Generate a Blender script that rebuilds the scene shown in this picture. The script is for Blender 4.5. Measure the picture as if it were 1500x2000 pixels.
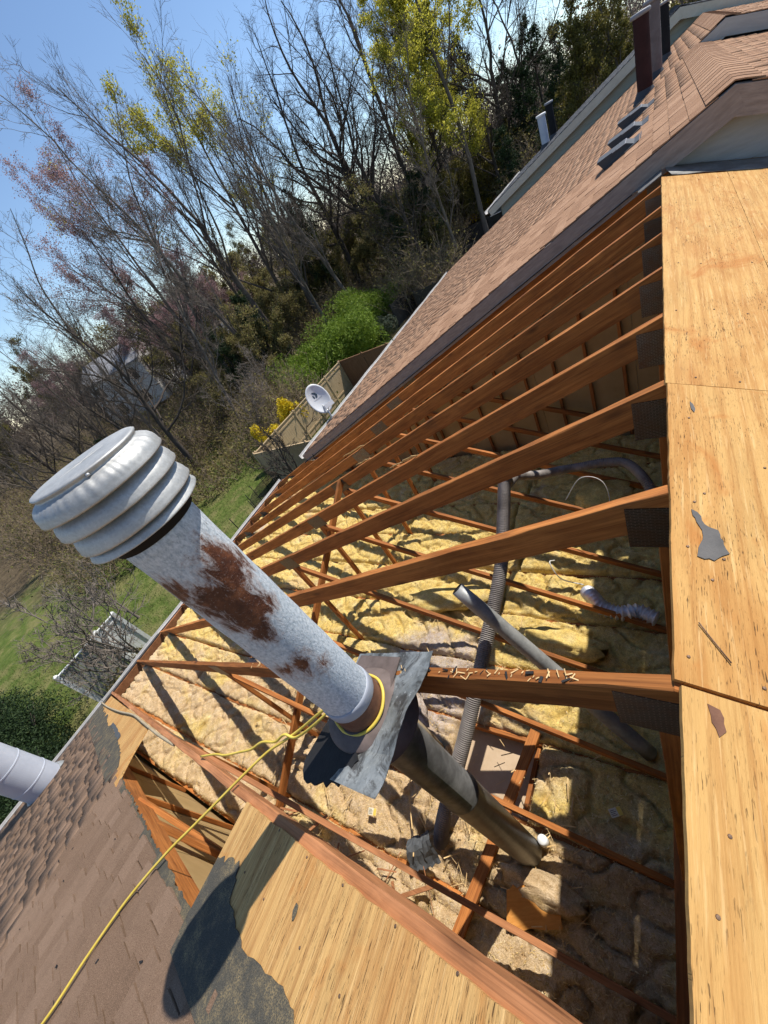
import bpy, math, random
import numpy as np
from mathutils import Matrix, Vector, noise

for o in list(bpy.data.objects):
    bpy.data.objects.remove(o, do_unlink=True)
scene = bpy.context.scene
col = scene.collection

# ------------------------------------------------------------------ camera
R = ((0.8036131512, -0.0350890399, -0.5941167078),
     (0.3915207410, -0.7206702282, 0.5721415310),
     (-0.4482381204, -0.6923894724, -0.5654019862))
cam_d = bpy.data.cameras.new('camera')
cam = bpy.data.objects.new('camera', cam_d)
col.objects.link(cam)
cam.matrix_world = Matrix(((R[0][0], -R[0][1], -R[0][2], 0), (R[1][0], -R[1][1], -R[1][2], 0),
                           (R[2][0], -R[2][1], -R[2][2], 0), (0, 0, 0, 1)))
cam_d.sensor_fit = 'HORIZONTAL'
cam_d.sensor_width = 36.0
cam_d.lens = 36.0 * 782.5 / 1500.0
cam_d.clip_start = 0.02
cam_d.clip_end = 2000
scene.camera = cam
scene.render.resolution_x, scene.render.resolution_y = 768, 1024

# ------------------------------------------------------------------ light
SUN = Vector((0.335, 0.838, 1.319)).normalized()
elev = math.asin(SUN.z)
azim = math.atan2(SUN.x, SUN.y)
w = bpy.data.worlds.new('World')
scene.world = w
w.use_nodes = True
nt = w.node_tree
sky = nt.nodes.new('ShaderNodeTexSky')
sky.sky_type = 'NISHITA'
sky.sun_disc = False
sky.sun_elevation = elev
sky.sun_rotation = azim
sky.air_density = 1.0
sky.dust_density = 0.0
sky.ozone_density = 3.0
sky.altitude = 600
nt.nodes['Background'].inputs['Strength'].default_value = 0.128
nt.links.new(sky.outputs[0], nt.nodes['Background'].inputs['Color'])
sd = bpy.data.lights.new('sun', 'SUN')
sd.energy = 5.0
sd.angle = math.radians(0.53)
sd.color = (1.0, 0.95, 0.87)
sun = bpy.data.objects.new('sun', sd)
col.objects.link(sun)
sun.rotation_euler = SUN.to_track_quat('Z', 'Y').to_euler()
scene.view_settings.view_transform = 'Standard'
scene.view_settings.look = 'None'
scene.view_settings.exposure = 0.34
scene.view_settings.gamma = 1.0
scene.cycles.max_bounces = 4
scene.cycles.use_adaptive_sampling = True
scene.cycles.adaptive_threshold = 0.02
scene.cycles.diffuse_bounces = 2
scene.cycles.glossy_bounces = 2
scene.cycles.transmission_bounces = 2
scene.cycles.transparent_max_bounces = 4

# ------------------------------------------------------------------ layout numbers (metres, lens at the origin)
H, T, XR = 1.0273, 0.37264, -0.0232          # ridge below the lens, roof pitch, ridge x
Y0, SP = 0.49705, 0.61                       # first truss, spacing
ZF = -4.022                                  # bottom chord top
XE = -8.35                                   # eave
GZ = -9.3                                    # lawn
CT = 1 / math.sqrt(1 + T * T)
ST = T * CT
rnd = random.Random(7)
nrg = np.random.default_rng(11)

# ------------------------------------------------------------------ materials
def new_mat(name, rough=0.8, spec=0.3, metal=0.0):
    m = bpy.data.materials.new(name)
    m.use_nodes = True
    b = m.node_tree.nodes['Principled BSDF']
    b.inputs['Roughness'].default_value = rough
    b.inputs['Specular IOR Level'].default_value = spec
    b.inputs['Metallic'].default_value = metal
    return m, m.node_tree, b

class N:
    """small node helper"""
    def __init__(s, t): s.t = t
    def n(s, typ, **kw):
        x = s.t.nodes.new(typ)
        for k, v in kw.items():
            if k.startswith('i_'):
                x.inputs[k[2:].replace('_', ' ')].default_value = v
            else:
                setattr(x, k, v)
        return x
    def l(s, a, b): s.t.links.new(a, b)
    def coord(s, kind='Object', scale=(1, 1, 1), jitter=True):
        c = s.n('ShaderNodeTexCoord')
        mp = s.n('ShaderNodeMapping')
        mp.inputs['Scale'].default_value = scale
        s.l(c.outputs[kind], mp.inputs['Vector'])
        if jitter:
            oi = s.n('ShaderNodeObjectInfo')
            mu = s.n('ShaderNodeMath', operation='MULTIPLY')
            mu.inputs[1].default_value = 37.0
            s.l(oi.outputs['Random'], mu.inputs[0])
            s.l(mu.outputs[0], mp.inputs['Location'])
        return mp.outputs[0]
    def noise(s, vec, scale, detail=4, rough=0.6, dist=0.0):
        x = s.n('ShaderNodeTexNoise')
        x.inputs['Scale'].default_value = scale
        x.inputs['Detail'].default_value = detail
        x.inputs['Roughness'].default_value = rough
        x.inputs['Distortion'].default_value = dist
        s.l(vec, x.inputs['Vector'])
        return x.outputs['Fac']
    def ramp(s, fac, stops, interp='LINEAR'):
        x = s.n('ShaderNodeValToRGB')
        x.color_ramp.interpolation = interp
        e = x.color_ramp.elements
        while len(e) > 1:
            e.remove(e[-1])
        e[0].position = stops[0][0]
        e[0].color = tuple(stops[0][1]) + (1,)
        for p, c in stops[1:]:
            q = e.new(p)
            q.color = tuple(c) + (1,)
        s.l(fac, x.inputs['Fac'])
        return x.outputs['Color']
    def fac(s, f, a, b):
        x = s.n('ShaderNodeMapRange')
        x.inputs['From Min'].default_value = a
        x.inputs['From Max'].default_value = b
        s.l(f, x.inputs['Value'])
        return x.outputs[0]
    def mix(s, f, a, b, mode='MIX'):
        x = s.n('ShaderNodeMix', data_type='RGBA', blend_type=mode)
        if isinstance(f, (int, float)): x.inputs['Factor'].default_value = f
        else: s.l(f, x.inputs['Factor'])
        for v, i in ((a, 6), (b, 7)):
            if isinstance(v, (tuple, list)): x.inputs[i].default_value = tuple(v) + (1,)
            else: s.l(v, x.inputs[i])
        return x.outputs[2]
    def math(s, op, a, b=None):
        x = s.n('ShaderNodeMath', operation=op)
        for i, v in enumerate((a, b)):
            if v is None: continue
            if isinstance(v, (int, float)): x.inputs[i].default_value = v
            else: s.l(v, x.inputs[i])
        return x.outputs[0]
    def bump(s, bsdf, h, strength, dist=0.01):
        x = s.n('ShaderNodeBump')
        x.inputs['Strength'].default_value = strength
        x.inputs['Distance'].default_value = dist
        s.l(h, x.inputs['Height'])
        s.l(x.outputs[0], bsdf.inputs['Normal'])
    def hsv(s, colr, v, h=None, sat=1.0):
        x = s.n('ShaderNodeHueSaturation')
        x.inputs['Saturation'].default_value = sat
        s.l(colr, x.inputs['Color'])
        s.l(v, x.inputs['Value'])
        if h is not None: s.l(h, x.inputs['Hue'])
        return x.outputs[0]
    def rand(s):
        oi = s.n('ShaderNodeObjectInfo')
        g = s.n('ShaderNodeNewGeometry')
        return s.math('FRACT', s.math('ADD', oi.outputs['Random'], g.outputs['Random Per Island']))

def lumber(name, dark, light, dirt=0.35):
    m, t, b = new_mat(name, 0.75, 0.25)
    q = N(t)
    v = q.coord(scale=(1.0, 16, 16))
    g1 = q.noise(v, 2.2, 5, 0.62, 0.6)
    g2 = q.noise(q.coord(scale=(0.6, 60, 60)), 3.0, 3, 0.6)
    c = q.ramp(g1, [(0.28, dark), (0.5, [(a + bb) / 2 for a, bb in zip(dark, light)]), (0.7, light)])
    c = q.mix(q.math('MULTIPLY', q.fac(g2, 0.45, 0.72), 0.6), c, [x * 0.42 for x in dark])
    vo = q.n('ShaderNodeTexVoronoi')
    vo.inputs['Scale'].default_value = 2.3
    q.l(q.coord(scale=(0.9, 2.6, 2.6)), vo.inputs['Vector'])
    kn = q.fac(vo.outputs['Distance'], 0.17, 0.05)
    c = q.mix(q.math('MULTIPLY', kn, 0.85), c, (0.07, 0.022, 0.008))
    blot = q.noise(q.coord(scale=(1, 1, 1)), 5.0, 5, 0.7)
    c = q.mix(q.math('MULTIPLY', q.fac(blot, 0.52, 0.72), dirt), c, (0.10, 0.05, 0.025))
    bl2 = q.noise(q.coord(scale=(0.7, 2.5, 2.5)), 2.0, 4, 0.65, 0.8)
    c = q.mix(q.math('MULTIPLY', q.fac(bl2, 0.5, 0.72), 0.45), c, [x * 1.35 for x in light])
    c = q.mix(q.math('MULTIPLY', q.fac(bl2, 0.45, 0.28), 0.4), c, [x * 0.5 for x in dark])
    oi = q.n('ShaderNodeObjectInfo')
    vv = q.math('ADD', q.math('MULTIPLY', oi.outputs['Random'], 0.4), 0.8)
    c = q.hsv(c, vv)
    q.l(c, b.inputs['Base Color'])
    q.bump(b, q.math('ADD', g1, q.math('MULTIPLY', g2, 0.6)), 0.35, 0.004)
    return m

M = {}
M['lumber'] = lumber('orange_lumber', (0.22, 0.066, 0.014), (0.47, 0.18, 0.046))
M['lumber_pale'] = lumber('weathered_lumber', (0.27, 0.105, 0.04), (0.46, 0.205, 0.09), 0.25)

def plywood(name, base, streak, check=0.5, band=0.7):
    m, t, b = new_mat(name, 0.8, 0.2)
    q = N(t)
    big = q.noise(q.coord(scale=(0.5, 1.3, 1)), 2.8, 4, 0.6, 0.8)
    wv = q.n('ShaderNodeTexWave', wave_type='BANDS', bands_direction='Y')
    wv.inputs['Scale'].default_value = 3.4
    wv.inputs['Distortion'].default_value = 9.0
    wv.inputs['Detail'].default_value = 3.0
    wv.inputs['Detail Scale'].default_value = 0.8
    q.l(q.coord(scale=(0.22, 1.6, 1)), wv.inputs['Vector'])
    g = q.noise(q.coord(scale=(1.3, 44, 1)), 2.0, 4, 0.68, 0.5)
    fine = q.noise(q.coord(scale=(9, 150, 1)), 1.6, 3, 0.65)
    c = q.ramp(big, [(0.28, [x * 0.82 for x in base]), (0.48, base), (0.62, [(x + y) / 2 for x, y in zip(base, streak)]), (0.78, streak)])
    c = q.mix(q.math('MULTIPLY', q.fac(wv.outputs['Fac'], 0.45, 0.95), band * 0.55), c, streak)
    c = q.mix(q.math('MULTIPLY', q.fac(g, 0.48, 0.70), band), c, [x * 0.8 for x in streak])
    pale = q.fac(q.noise(q.coord(scale=(3, 60, 1)), 1.8, 3, 0.6), 0.56, 0.70)
    c = q.mix(q.math('MULTIPLY', pale, 0.5), c, (0.70, 0.47, 0.21))
    st_ = q.fac(q.noise(q.coord(scale=(1, 1.4, 1)), 3.2, 4, 0.6, 1.0), 0.58, 0.70)
    c = q.mix(q.math('MULTIPLY', st_, 0.7), c, (0.42, 0.16, 0.036))
    ck = q.noise(q.coord(scale=(12, 150, 1)), 2.3, 2, 0.6, 0.4)
    area = q.fac(q.noise(q.coord(scale=(1.4, 3.2, 1)), 2.6, 3, 0.6), 0.44, 0.66)
    dark = q.math('MULTIPLY', q.math('MULTIPLY', q.fac(ck, 0.62, 0.68), area), check * 1.4)
    c = q.mix(q.math('MINIMUM', dark, 0.88), c, (0.075, 0.038, 0.015))
    vo = q.n('ShaderNodeTexVoronoi')
    vo.inputs['Scale'].default_value = 2.1
    q.l(q.coord(scale=(0.8, 1.6, 0.01)), vo.inputs['Vector'])
    wob = q.math('ADD', vo.outputs['Distance'], q.math('MULTIPLY', q.math('SUBTRACT', fine, 0.5), 0.10))
    halo = q.math('MULTIPLY', q.fac(wob, 0.30, 0.05), 0.5)
    c = q.mix(halo, c, (0.40, 0.165, 0.045))
    kn = q.math('MULTIPLY', q.fac(wob, 0.07, 0.035), 0.7)
    c = q.mix(kn, c, (0.14, 0.05, 0.016))
    dirt = q.fac(q.noise(q.coord(scale=(5, 9, 1)), 3.0, 5, 0.75), 0.60, 0.72)
    c = q.mix(q.math('MULTIPLY', dirt, 0.35), c, (0.16, 0.085, 0.04))
    q.l(c, b.inputs['Base Color'])
    q.bump(b, q.math('SUBTRACT', q.math('ADD', g, fine), q.math('MULTIPLY', dark, 1.5)), 0.6, 0.005)
    return m
M['ply'] = plywood('fir_plywood', (0.56, 0.325, 0.11), (0.39, 0.165, 0.040), 0.9, 0.6)
M['ply_left'] = plywood('weathered_plywood', (0.58, 0.35, 0.13), (0.33, 0.148, 0.045), 1.2, 0.65)

def simple(name, c1, c2, scale=8.0, rough=0.8, spec=0.25, bump=0.25, bscale=60, metal=0.0, stretch=(1, 1, 1), bdist=0.004, kind='Object'):
    m, t, b = new_mat(name, rough, spec, metal)
    q = N(t)
    v = q.coord(kind, scale=stretch)
    n1 = q.noise(v, scale, 5, 0.65)
    c = q.ramp(n1, [(0.3, c1), (0.7, c2)])
    q.l(c, b.inputs['Base Color'])
    q.bump(b, q.noise(v, bscale, 4, 0.65), bump, bdist)
    return m

def shingle_mat(name, cs, gran=0.55):
    m, t, b = new_mat(name, 0.92, 0.15)
    q = N(t)
    v = q.coord('Object', jitter=True)
    r = q.rand()
    c = q.ramp(r, cs)
    g1 = q.noise(v, 420, 2, 0.7)
    g2 = q.noise(v, 9, 4, 0.65)
    c = q.mix(q.math('MULTIPLY', q.fac(g1, 0.52, 0.72), gran), c, [x * 1.9 for x in cs[-1][1]])
    c = q.mix(q.math('MULTIPLY', q.fac(g1, 0.48, 0.3), gran), c, [x * 0.35 for x in cs[0][1]])
    c = q.mix(q.math('MULTIPLY', q.fac(g2, 0.5, 0.8), 0.35), c, [x * 0.55 for x in cs[0][1]])
    q.l(c, b.inputs['Base Color'])
    q.bump(b, g1, 0.6, 0.003)
    return m
M['shingle'] = shingle_mat('brown_shingle', [(0.0, (0.150, 0.094, 0.060)), (0.5, (0.182, 0.117, 0.077)), (1.0, (0.222, 0.147, 0.10))], 0.75)
M['shingle_warm'] = shingle_mat('tan_brown_shingle', [(0.0, (0.245, 0.135, 0.078)), (0.5, (0.31, 0.178, 0.105)), (1.0, (0.38, 0.228, 0.14))], 0.45)
M['shingle_grey'] = shingle_mat('grey_shingle', [(0.0, (0.075, 0.078, 0.082)), (0.5, (0.10, 0.10, 0.105)), (1.0, (0.125, 0.125, 0.13))], 0.3)
M['felt'] = shingle_mat('black_felt', [(0.0, (0.055, 0.053, 0.048)), (0.5, (0.068, 0.064, 0.055)), (1.0, (0.085, 0.078, 0.06))], 0.95)
def felt_fix():
    m = M['felt']; t = m.node_tree; b = t.nodes['Principled BSDF']; q = N(t)
    old = b.inputs['Base Color'].links[0].from_socket
    gp = q.n('ShaderNodeNewGeometry')
    g1 = q.noise(gp.outputs['Position'], 11, 6, 0.75)
    g2 = q.noise(gp.outputs['Position'], 230, 3, 0.7)
    f = q.math('MULTIPLY', q.fac(g1, 0.46, 0.66), q.fac(g2, 0.44, 0.56))
    q.l(q.mix(q.math('MULTIPLY', f, 0.85), old, (0.30, 0.225, 0.115)), b.inputs['Base Color'])
felt_fix()
M['felt_flat'] = simple('grey_felt_scrap', (0.10, 0.095, 0.09), (0.15, 0.14, 0.13), 12, 0.9, 0.2, 0.3, 300)
M['tar'] = simple('black_tar_and_shade', (0.010, 0.010, 0.011), (0.022, 0.021, 0.022), 14, 0.75, 0.3, 0.5, 60)
M['drip'] = simple('dark_drip_edge', (0.06, 0.055, 0.05), (0.10, 0.09, 0.085), 10, 0.6, 0.4, 0.2, 80)

def insulation():
    m, t, b = new_mat('fibreglass', 0.95, 0.1)
    q = N(t)
    gp_ = q.n('ShaderNodeNewGeometry'); v = gp_.outputs['Position']
    dusty = q.noise(v, 0.75, 5, 0.65, 0.6)
    fine = q.noise(v, 70, 6, 0.78)
    mid = q.noise(v, 7, 5, 0.65)
    y = q.ramp(mid, [(0.25, (0.66, 0.43, 0.09)), (0.5, (0.83, 0.63, 0.21)), (0.75, (0.89, 0.74, 0.36))])
    g = q.ramp(mid, [(0.25, (0.52, 0.36, 0.20)), (0.5, (0.70, 0.52, 0.31)), (0.75, (0.78, 0.63, 0.44))])
    # dusty grey-pink patches, strongest over the eave half of the floor
    sx = q.n('ShaderNodeSeparateXYZ'); q.l(v, sx.inputs[0])
    wy_ = q.n('ShaderNodeNewGeometry'); q.l(wy_.outputs['Position'], sx.inputs[0])
    e = q.fac(sx.outputs['Y'], 1.6, 0.5)
    f = q.fac(q.math('ADD', dusty, q.math('MULTIPLY', e, 0.2)), 0.54, 0.68)
    c = q.mix(f, y, g)
    # one grey-pink dusty batt area behind the flue
    dv = q.n('ShaderNodeVectorMath', operation='DISTANCE'); q.l(v, dv.inputs[0]); dv.inputs[1].default_value = (-2.35, 1.35, -3.95)
    gp2 = q.fac(q.math('ADD', dv.outputs['Value'], q.math('MULTIPLY', q.math('SUBTRACT', q.noise(v, 3.0, 4, 0.7), 0.5), 0.9)), 0.75, 0.5)
    c = q.mix(q.math('MULTIPLY', gp2, 0.85), c, q.ramp(mid, [(0.3, (0.38, 0.33, 0.32)), (0.7, (0.62, 0.56, 0.54))]))
    p = q.fac(q.noise(v, 1.15, 3, 0.6), 0.63, 0.70)
    c = q.mix(q.math('MULTIPLY', p, 0.8), c, (0.50, 0.44, 0.42))
    c = q.mix(q.math('MULTIPLY', q.fac(fine, 0.55, 0.72), 0.35), c, (0.40, 0.25, 0.09))
    # crinkles: shade in the fibre folds painted as thin dark lines
    for sc_, w_, k_ in ((9.0, 0.022, 0.55), (26.0, 0.035, 0.55), (60.0, 0.04, 0.4)):
        rn = q.noise(v, sc_, 4, 0.7, 1.2)
        cl = q.fac(q.math('ABSOLUTE', q.math('SUBTRACT', rn, 0.5)), w_, 0.0)
        c = q.mix(q.math('MULTIPLY', cl, k_), c, (0.33, 0.19, 0.07))
    speck = q.fac(q.noise(v, 160, 3, 0.7), 0.62, 0.72)
    c = q.mix(q.math('MULTIPLY', speck, 0.5), c, (0.30, 0.17, 0.06))
    # fibres and wood crumbs
    cr = q.fac(q.noise(q.coord('Object', scale=(26, 60, 26), jitter=False), 1.5, 4, 0.7, 1.5), 0.63, 0.68)
    c = q.mix(q.math('MULTIPLY', cr, 0.4), c, (0.26, 0.15, 0.065))
    q.l(c, b.inputs['Base Color'])
    wisp = q.noise(q.coord('Object', scale=(18, 40, 18), jitter=False), 1.6, 5, 0.75, 2.5)
    q.bump(b, q.math('ADD', q.math('MULTIPLY', fine, 1.3), q.math('ADD', q.math('MULTIPLY', mid, 0.8), wisp)), 0.8, 0.016)
    return m
M['insul'] = insulation()
M['drywall'] = simple('paper_drywall', (0.42, 0.31, 0.20), (0.50, 0.38, 0.26), 6, 0.9, 0.15, 0.2, 40)
M['gypsum'] = simple('tan_gypsum', (0.33, 0.22, 0.095), (0.42, 0.29, 0.135), 3, 0.9, 0.15, 0.12, 50)

def galv(name, c1, c2, rough=0.45, metal=0.75, scale=40):
    m, t, b = new_mat(name, rough, 0.5, metal)
    q = N(t)
    v = q.coord('Object', jitter=False)
    vo = q.n('ShaderNodeTexVoronoi'); vo.inputs['Scale'].default_value = scale
    q.l(v, vo.inputs['Vector'])
    n1 = q.noise(v, 6, 5, 0.7)
    g_ = q.n('ShaderNodeSeparateColor'); q.l(vo.outputs['Color'], g_.inputs[0])
    c = q.hsv(q.ramp(n1, [(0.3, c1), (0.7, c2)]), q.math('ADD', q.math('MULTIPLY', g_.outputs[0], 0.16), 0.92))
    q.l(c, b.inputs['Base Color'])
    q.l(q.math('ADD', q.math('MULTIPLY', n1, 0.3), rough - 0.12), b.inputs['Roughness'])
    q.bump(b, q.noise(v, 25, 4, 0.6), 0.15, 0.004)
    return m
M['galv'] = galv('galvanised', (0.24, 0.245, 0.235), (0.40, 0.405, 0.39), 0.5, 0.4)
M['galv_cap'] = galv('weathered_cap_metal', (0.34, 0.34, 0.33), (0.52, 0.515, 0.49), 0.55, 0.6, 220)
M['galv_brown'] = galv('stained_flue_metal', (0.10, 0.097, 0.093), (0.30, 0.30, 0.295), 0.45, 0.55, 30)
M['flash'] = galv('zinc_flashing', (0.085, 0.095, 0.095), (0.36, 0.38, 0.38), 0.55, 0.3, 25)
def tar_on(mname, amount):
    m = M[mname]; t = m.node_tree; b = t.nodes['Principled BSDF']; q = N(t)
    old = b.inputs['Base Color'].links[0].from_socket
    gp = q.n('ShaderNodeNewGeometry')
    f = q.fac(q.noise(gp.outputs['Position'], 9, 6, 0.72, 0.6), 0.50, 0.60)
    c = q.mix(q.math('MULTIPLY', f, amount), old, (0.035, 0.03, 0.027))
    f2 = q.fac(q.noise(gp.outputs['Position'], 34, 5, 0.75), 0.60, 0.68)
    c = q.mix(q.math('MULTIPLY', f2, 0.6), c, (0.55, 0.57, 0.56))
    q.l(c, b.inputs['Base Color'])
tar_on('flash', 0.8)
M['foil'] = galv('foil_duct', (0.62, 0.63, 0.65), (0.80, 0.80, 0.81), 0.38, 0.6, 20)
M['duct_grey'] = simple('grey_flex_duct', (0.16, 0.14, 0.125), (0.33, 0.30, 0.275), 6, 0.7, 0.4, 0.2, 50, 0.3)
M['duct_tan'] = simple('dusty_duct', (0.30, 0.24, 0.15), (0.44, 0.36, 0.24), 14, 0.7, 0.3, 0.2, 50)

def plate_mat():
    m, t, b = new_mat('nail_plate', 0.45, 0.5, 0.7)
    q = N(t)
    br = q.n('ShaderNodeTexBrick')
    br.inputs['Scale'].default_value = 1.0
    br.inputs['Brick Width'].default_value = 0.022
    br.inputs['Row Height'].default_value = 0.0075
    br.inputs['Mortar Size'].default_value = 0.0016
    br.inputs['Color1'].default_value = (0.05, 0.045, 0.04, 1)
    br.inputs['Color2'].default_value = (0.09, 0.08, 0.07, 1)
    br.inputs['Mortar'].default_value = (0.22, 0.185, 0.155, 1)
    q.l(q.coord('Object', jitter=False), br.inputs['Vector'])
    n_ = q.noise(q.coord('Object'), 14, 5, 0.7)
    oi = q.n('ShaderNodeObjectInfo')
    cc = q.mix(q.math('MULTIPLY', q.fac(n_, 0.42, 0.7), 0.75), br.outputs['Color'], (0.16, 0.085, 0.045))
    cc = q.hsv(cc, q.math('ADD', q.math('MULTIPLY', oi.outputs['Random'], 0.7), 0.75))
    q.l(cc, b.inputs['Base Color'])
    q.bump(b, br.outputs['Fac'], 0.8, 0.003)
    return m
M['plate'] = plate_mat()

def flue_paint():
    """pale grey paint with rust breaking through"""
    m, t, b = new_mat('rusting_painted_flue', 0.55, 0.4)
    q = N(t)
    v = q.coord('Object', jitter=False)
    mot = q.noise(q.coord('Object', scale=(1, 1, 0.6), jitter=False), 130, 4, 0.7)
    sm = q.noise(v, 170, 3, 0.65)
    c = q.ramp(mot, [(0.30, (0.24, 0.285, 0.325)), (0.45, (0.40, 0.445, 0.48)), (0.60, (0.53, 0.57, 0.60)), (0.8, (0.66, 0.69, 0.70))])
    c = q.mix(q.math('MULTIPLY', q.fac(sm, 0.55, 0.75), 0.5), c, (0.22, 0.26, 0.30))
    wob = q.noise(q.coord('Object', scale=(1, 1, 0.45), jitter=False), 26, 7, 0.78, 0.5)
    total = None
    for (cx, cy, cz, rr) in RUST:
        vm = q.n('ShaderNodeVectorMath', operation='SUBTRACT')
        q.l(v, vm.inputs[0]); vm.inputs[1].default_value = (cx, cy, cz)
        sc = q.n('ShaderNodeVectorMath', operation='MULTIPLY')
        q.l(vm.outputs[0], sc.inputs[0]); sc.inputs[1].default_value = (1, 1, 0.72)
        ln = q.n('ShaderNodeVectorMath', operation='LENGTH')
        q.l(sc.outputs[0], ln.inputs[0])
        f = q.math('SUBTRACT', rr * 0.9, ln.outputs['Value'])
        total = f if total is None else q.math('MAXIMUM', total, f)
    f = q.math('ADD', total, q.math('MULTIPLY', q.math('SUBTRACT', wob, 0.5), 0.20))
    mask = q.math('MULTIPLY', q.fac(f, -0.004, 0.016), q.math('SUBTRACT', 1.0, q.math('MULTIPLY', q.fac(sm, 0.60, 0.70), 0.55)))
    edge = q.fac(f, -0.030, 0.004)
    rust = q.ramp(q.noise(v, 22, 5, 0.7), [(0.3, (0.040, 0.013, 0.008)), (0.5, (0.085, 0.028, 0.014)), (0.66, (0.17, 0.06, 0.026)), (0.8, (0.27, 0.11, 0.045))])
    c = q.mix(q.math('MULTIPLY', edge, 0.55), c, (0.26, 0.13, 0.07))
    c = q.mix(mask, c, rust)
    sp = q.fac(q.noise(v, 60, 5, 0.75), 0.655, 0.69)
    c = q.mix(q.math('MULTIPLY', sp, q.fac(total, -0.10, -0.02)), c, (0.07, 0.035, 0.02))
    q.l(c, b.inputs['Base Color'])
    q.bump(b, q.math('SUBTRACT', q.math('ADD', mot, sm), mask), 0.35, 0.004)
    return m
RUST = [(0.085, 0.00, 0.90, 0.062), (0.085, -0.04, 0.80, 0.070), (0.07, -0.06, 0.87, 0.060), (0.02, -0.095, 0.93, 0.035),
        (0.092, 0.01, 0.95, 0.035), (0.077, -0.057, 0.70, 0.030), (0.085, -0.045, 0.505, 0.026), (0.092, -0.026, 0.455, 0.018), (0.05, -0.083, 0.52, 0.02)]
M['flue'] = flue_paint()
M['rustcol'] = simple('rusty_collar', (0.10, 0.043, 0.024), (0.19, 0.088, 0.05), 20, 0.75, 0.3, 0.4, 60)
M['collar'] = simple('brown_collar', (0.10, 0.075, 0.065), (0.165, 0.125, 0.11), 12, 0.7, 0.3, 0.3, 60)
M['redpipe'] = simple('maroon_pipe', (0.034, 0.014, 0.013), (0.052, 0.021, 0.019), 6, 0.8, 0.15, 0.1, 30)
M['greypipe'] = simple('grey_paint_pipe', (0.28, 0.30, 0.34), (0.36, 0.38, 0.42), 6, 0.5, 0.4, 0.08, 30)
M['whitepipe'] = simple('white_paint_pipe', (0.40, 0.43, 0.49), (0.48, 0.51, 0.57), 5, 0.5, 0.4, 0.06, 30)
M['brownpipe'] = simple('grey_brown_pipe', (0.13, 0.105, 0.10), (0.19, 0.16, 0.155), 6, 0.85, 0.12, 0.1, 30)
M['blackpipe'] = simple('black_pipe', (0.012, 0.012, 0.013), (0.02, 0.02, 0.021), 6, 0.8, 0.15, 0.08, 30)
M['vent'] = simple('dark_vent_and_wall_shade', (0.035, 0.037, 0.042), (0.055, 0.057, 0.062), 6, 0.6, 0.4, 0.1, 40)
M['ventlip'] = simple('vent_hood', (0.20, 0.20, 0.22), (0.27, 0.27, 0.29), 8, 0.6, 0.4, 0.1, 60)
M['cord'] = simple('yellow_cord', (0.60, 0.43, 0.05), (0.70, 0.53, 0.10), 20, 0.5, 0.4, 0.1, 100)
M['wire'] = simple('white_wire', (0.62, 0.62, 0.58), (0.72, 0.72, 0.68), 20, 0.5, 0.4, 0.0, 100)
M['siding'] = simple('grey_siding', (0.38, 0.365, 0.335), (0.45, 0.435, 0.40), 5, 0.75, 0.2, 0.15, 40, stretch=(1, 1, 6))
M['siding_green'] = simple('grey_green_siding', (0.36, 0.36, 0.29), (0.43, 0.43, 0.35), 5, 0.75, 0.2, 0.15, 40, stretch=(1, 1, 6))
M['fascia'] = simple('faded_fascia', (0.21, 0.165, 0.14), (0.33, 0.27, 0.235), 7, 0.8, 0.2, 0.4, 30, stretch=(1, 5, 5))
M['fascia_pale'] = simple('pale_fascia', (0.44, 0.44, 0.36), (0.52, 0.52, 0.44), 7, 0.7, 0.25, 0.2, 30)
M['white_trim'] = simple('white_trim', (0.66, 0.65, 0.62), (0.78, 0.77, 0.74), 6, 0.55, 0.35, 0.1, 40)
M['gutter'] = simple('gutter_metal', (0.48, 0.46, 0.43), (0.64, 0.62, 0.59), 9, 0.5, 0.4, 0.2, 40)
M['brickwall'] = simple('tan_render', (0.34, 0.28, 0.22), (0.42, 0.35, 0.28), 3, 0.9, 0.15, 0.3, 40)
M['osb'] = simple('orange_veneer', (0.50, 0.20, 0.04), (0.66, 0.31, 0.075), 7, 0.7, 0.3, 0.3, 50, stretch=(1.5, 9, 1))
M['paper'] = simple('printed_paper', (0.55, 0.50, 0.36), (0.70, 0.66, 0.52), 30, 0.8, 0.2, 0.1, 60)
M['yellowp'] = simple('yellow_paper', (0.60, 0.42, 0.07), (0.72, 0.52, 0.12), 30, 0.8, 0.2, 0.1, 60)
M['pvc'] = simple('white_plastic', (0.72, 0.73, 0.72), (0.80, 0.80, 0.79), 10, 0.35, 0.5, 0.05, 60)
M['splinter'] = simple('pale_splinters', (0.52, 0.33, 0.13), (0.72, 0.52, 0.27), 12, 0.8, 0.2, 0.2, 60)
M['slate'] = simple('grey_roll_scrap', (0.055, 0.06, 0.065), (0.09, 0.095, 0.10), 12, 0.8, 0.3, 0.4, 80)

def bark(name, c1, c2):
    return simple(name, c1, c2, 3.0, 0.95, 0.1, 0.5, 14, stretch=(1, 1, 0.35), bdist=0.03)
M['bark'] = bark('grey_bark', (0.085, 0.069, 0.056), (0.185, 0.155, 0.128))
M['bark_dark'] = bark('dark_bark', (0.045, 0.036, 0.030), (0.105, 0.086, 0.071))
M['bark_pale'] = bark('pale_bark', (0.13, 0.107, 0.088), (0.25, 0.21, 0.175))
M['brush'] = bark('brush_twigs', (0.16, 0.12, 0.083), (0.30, 0.235, 0.165))

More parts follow.
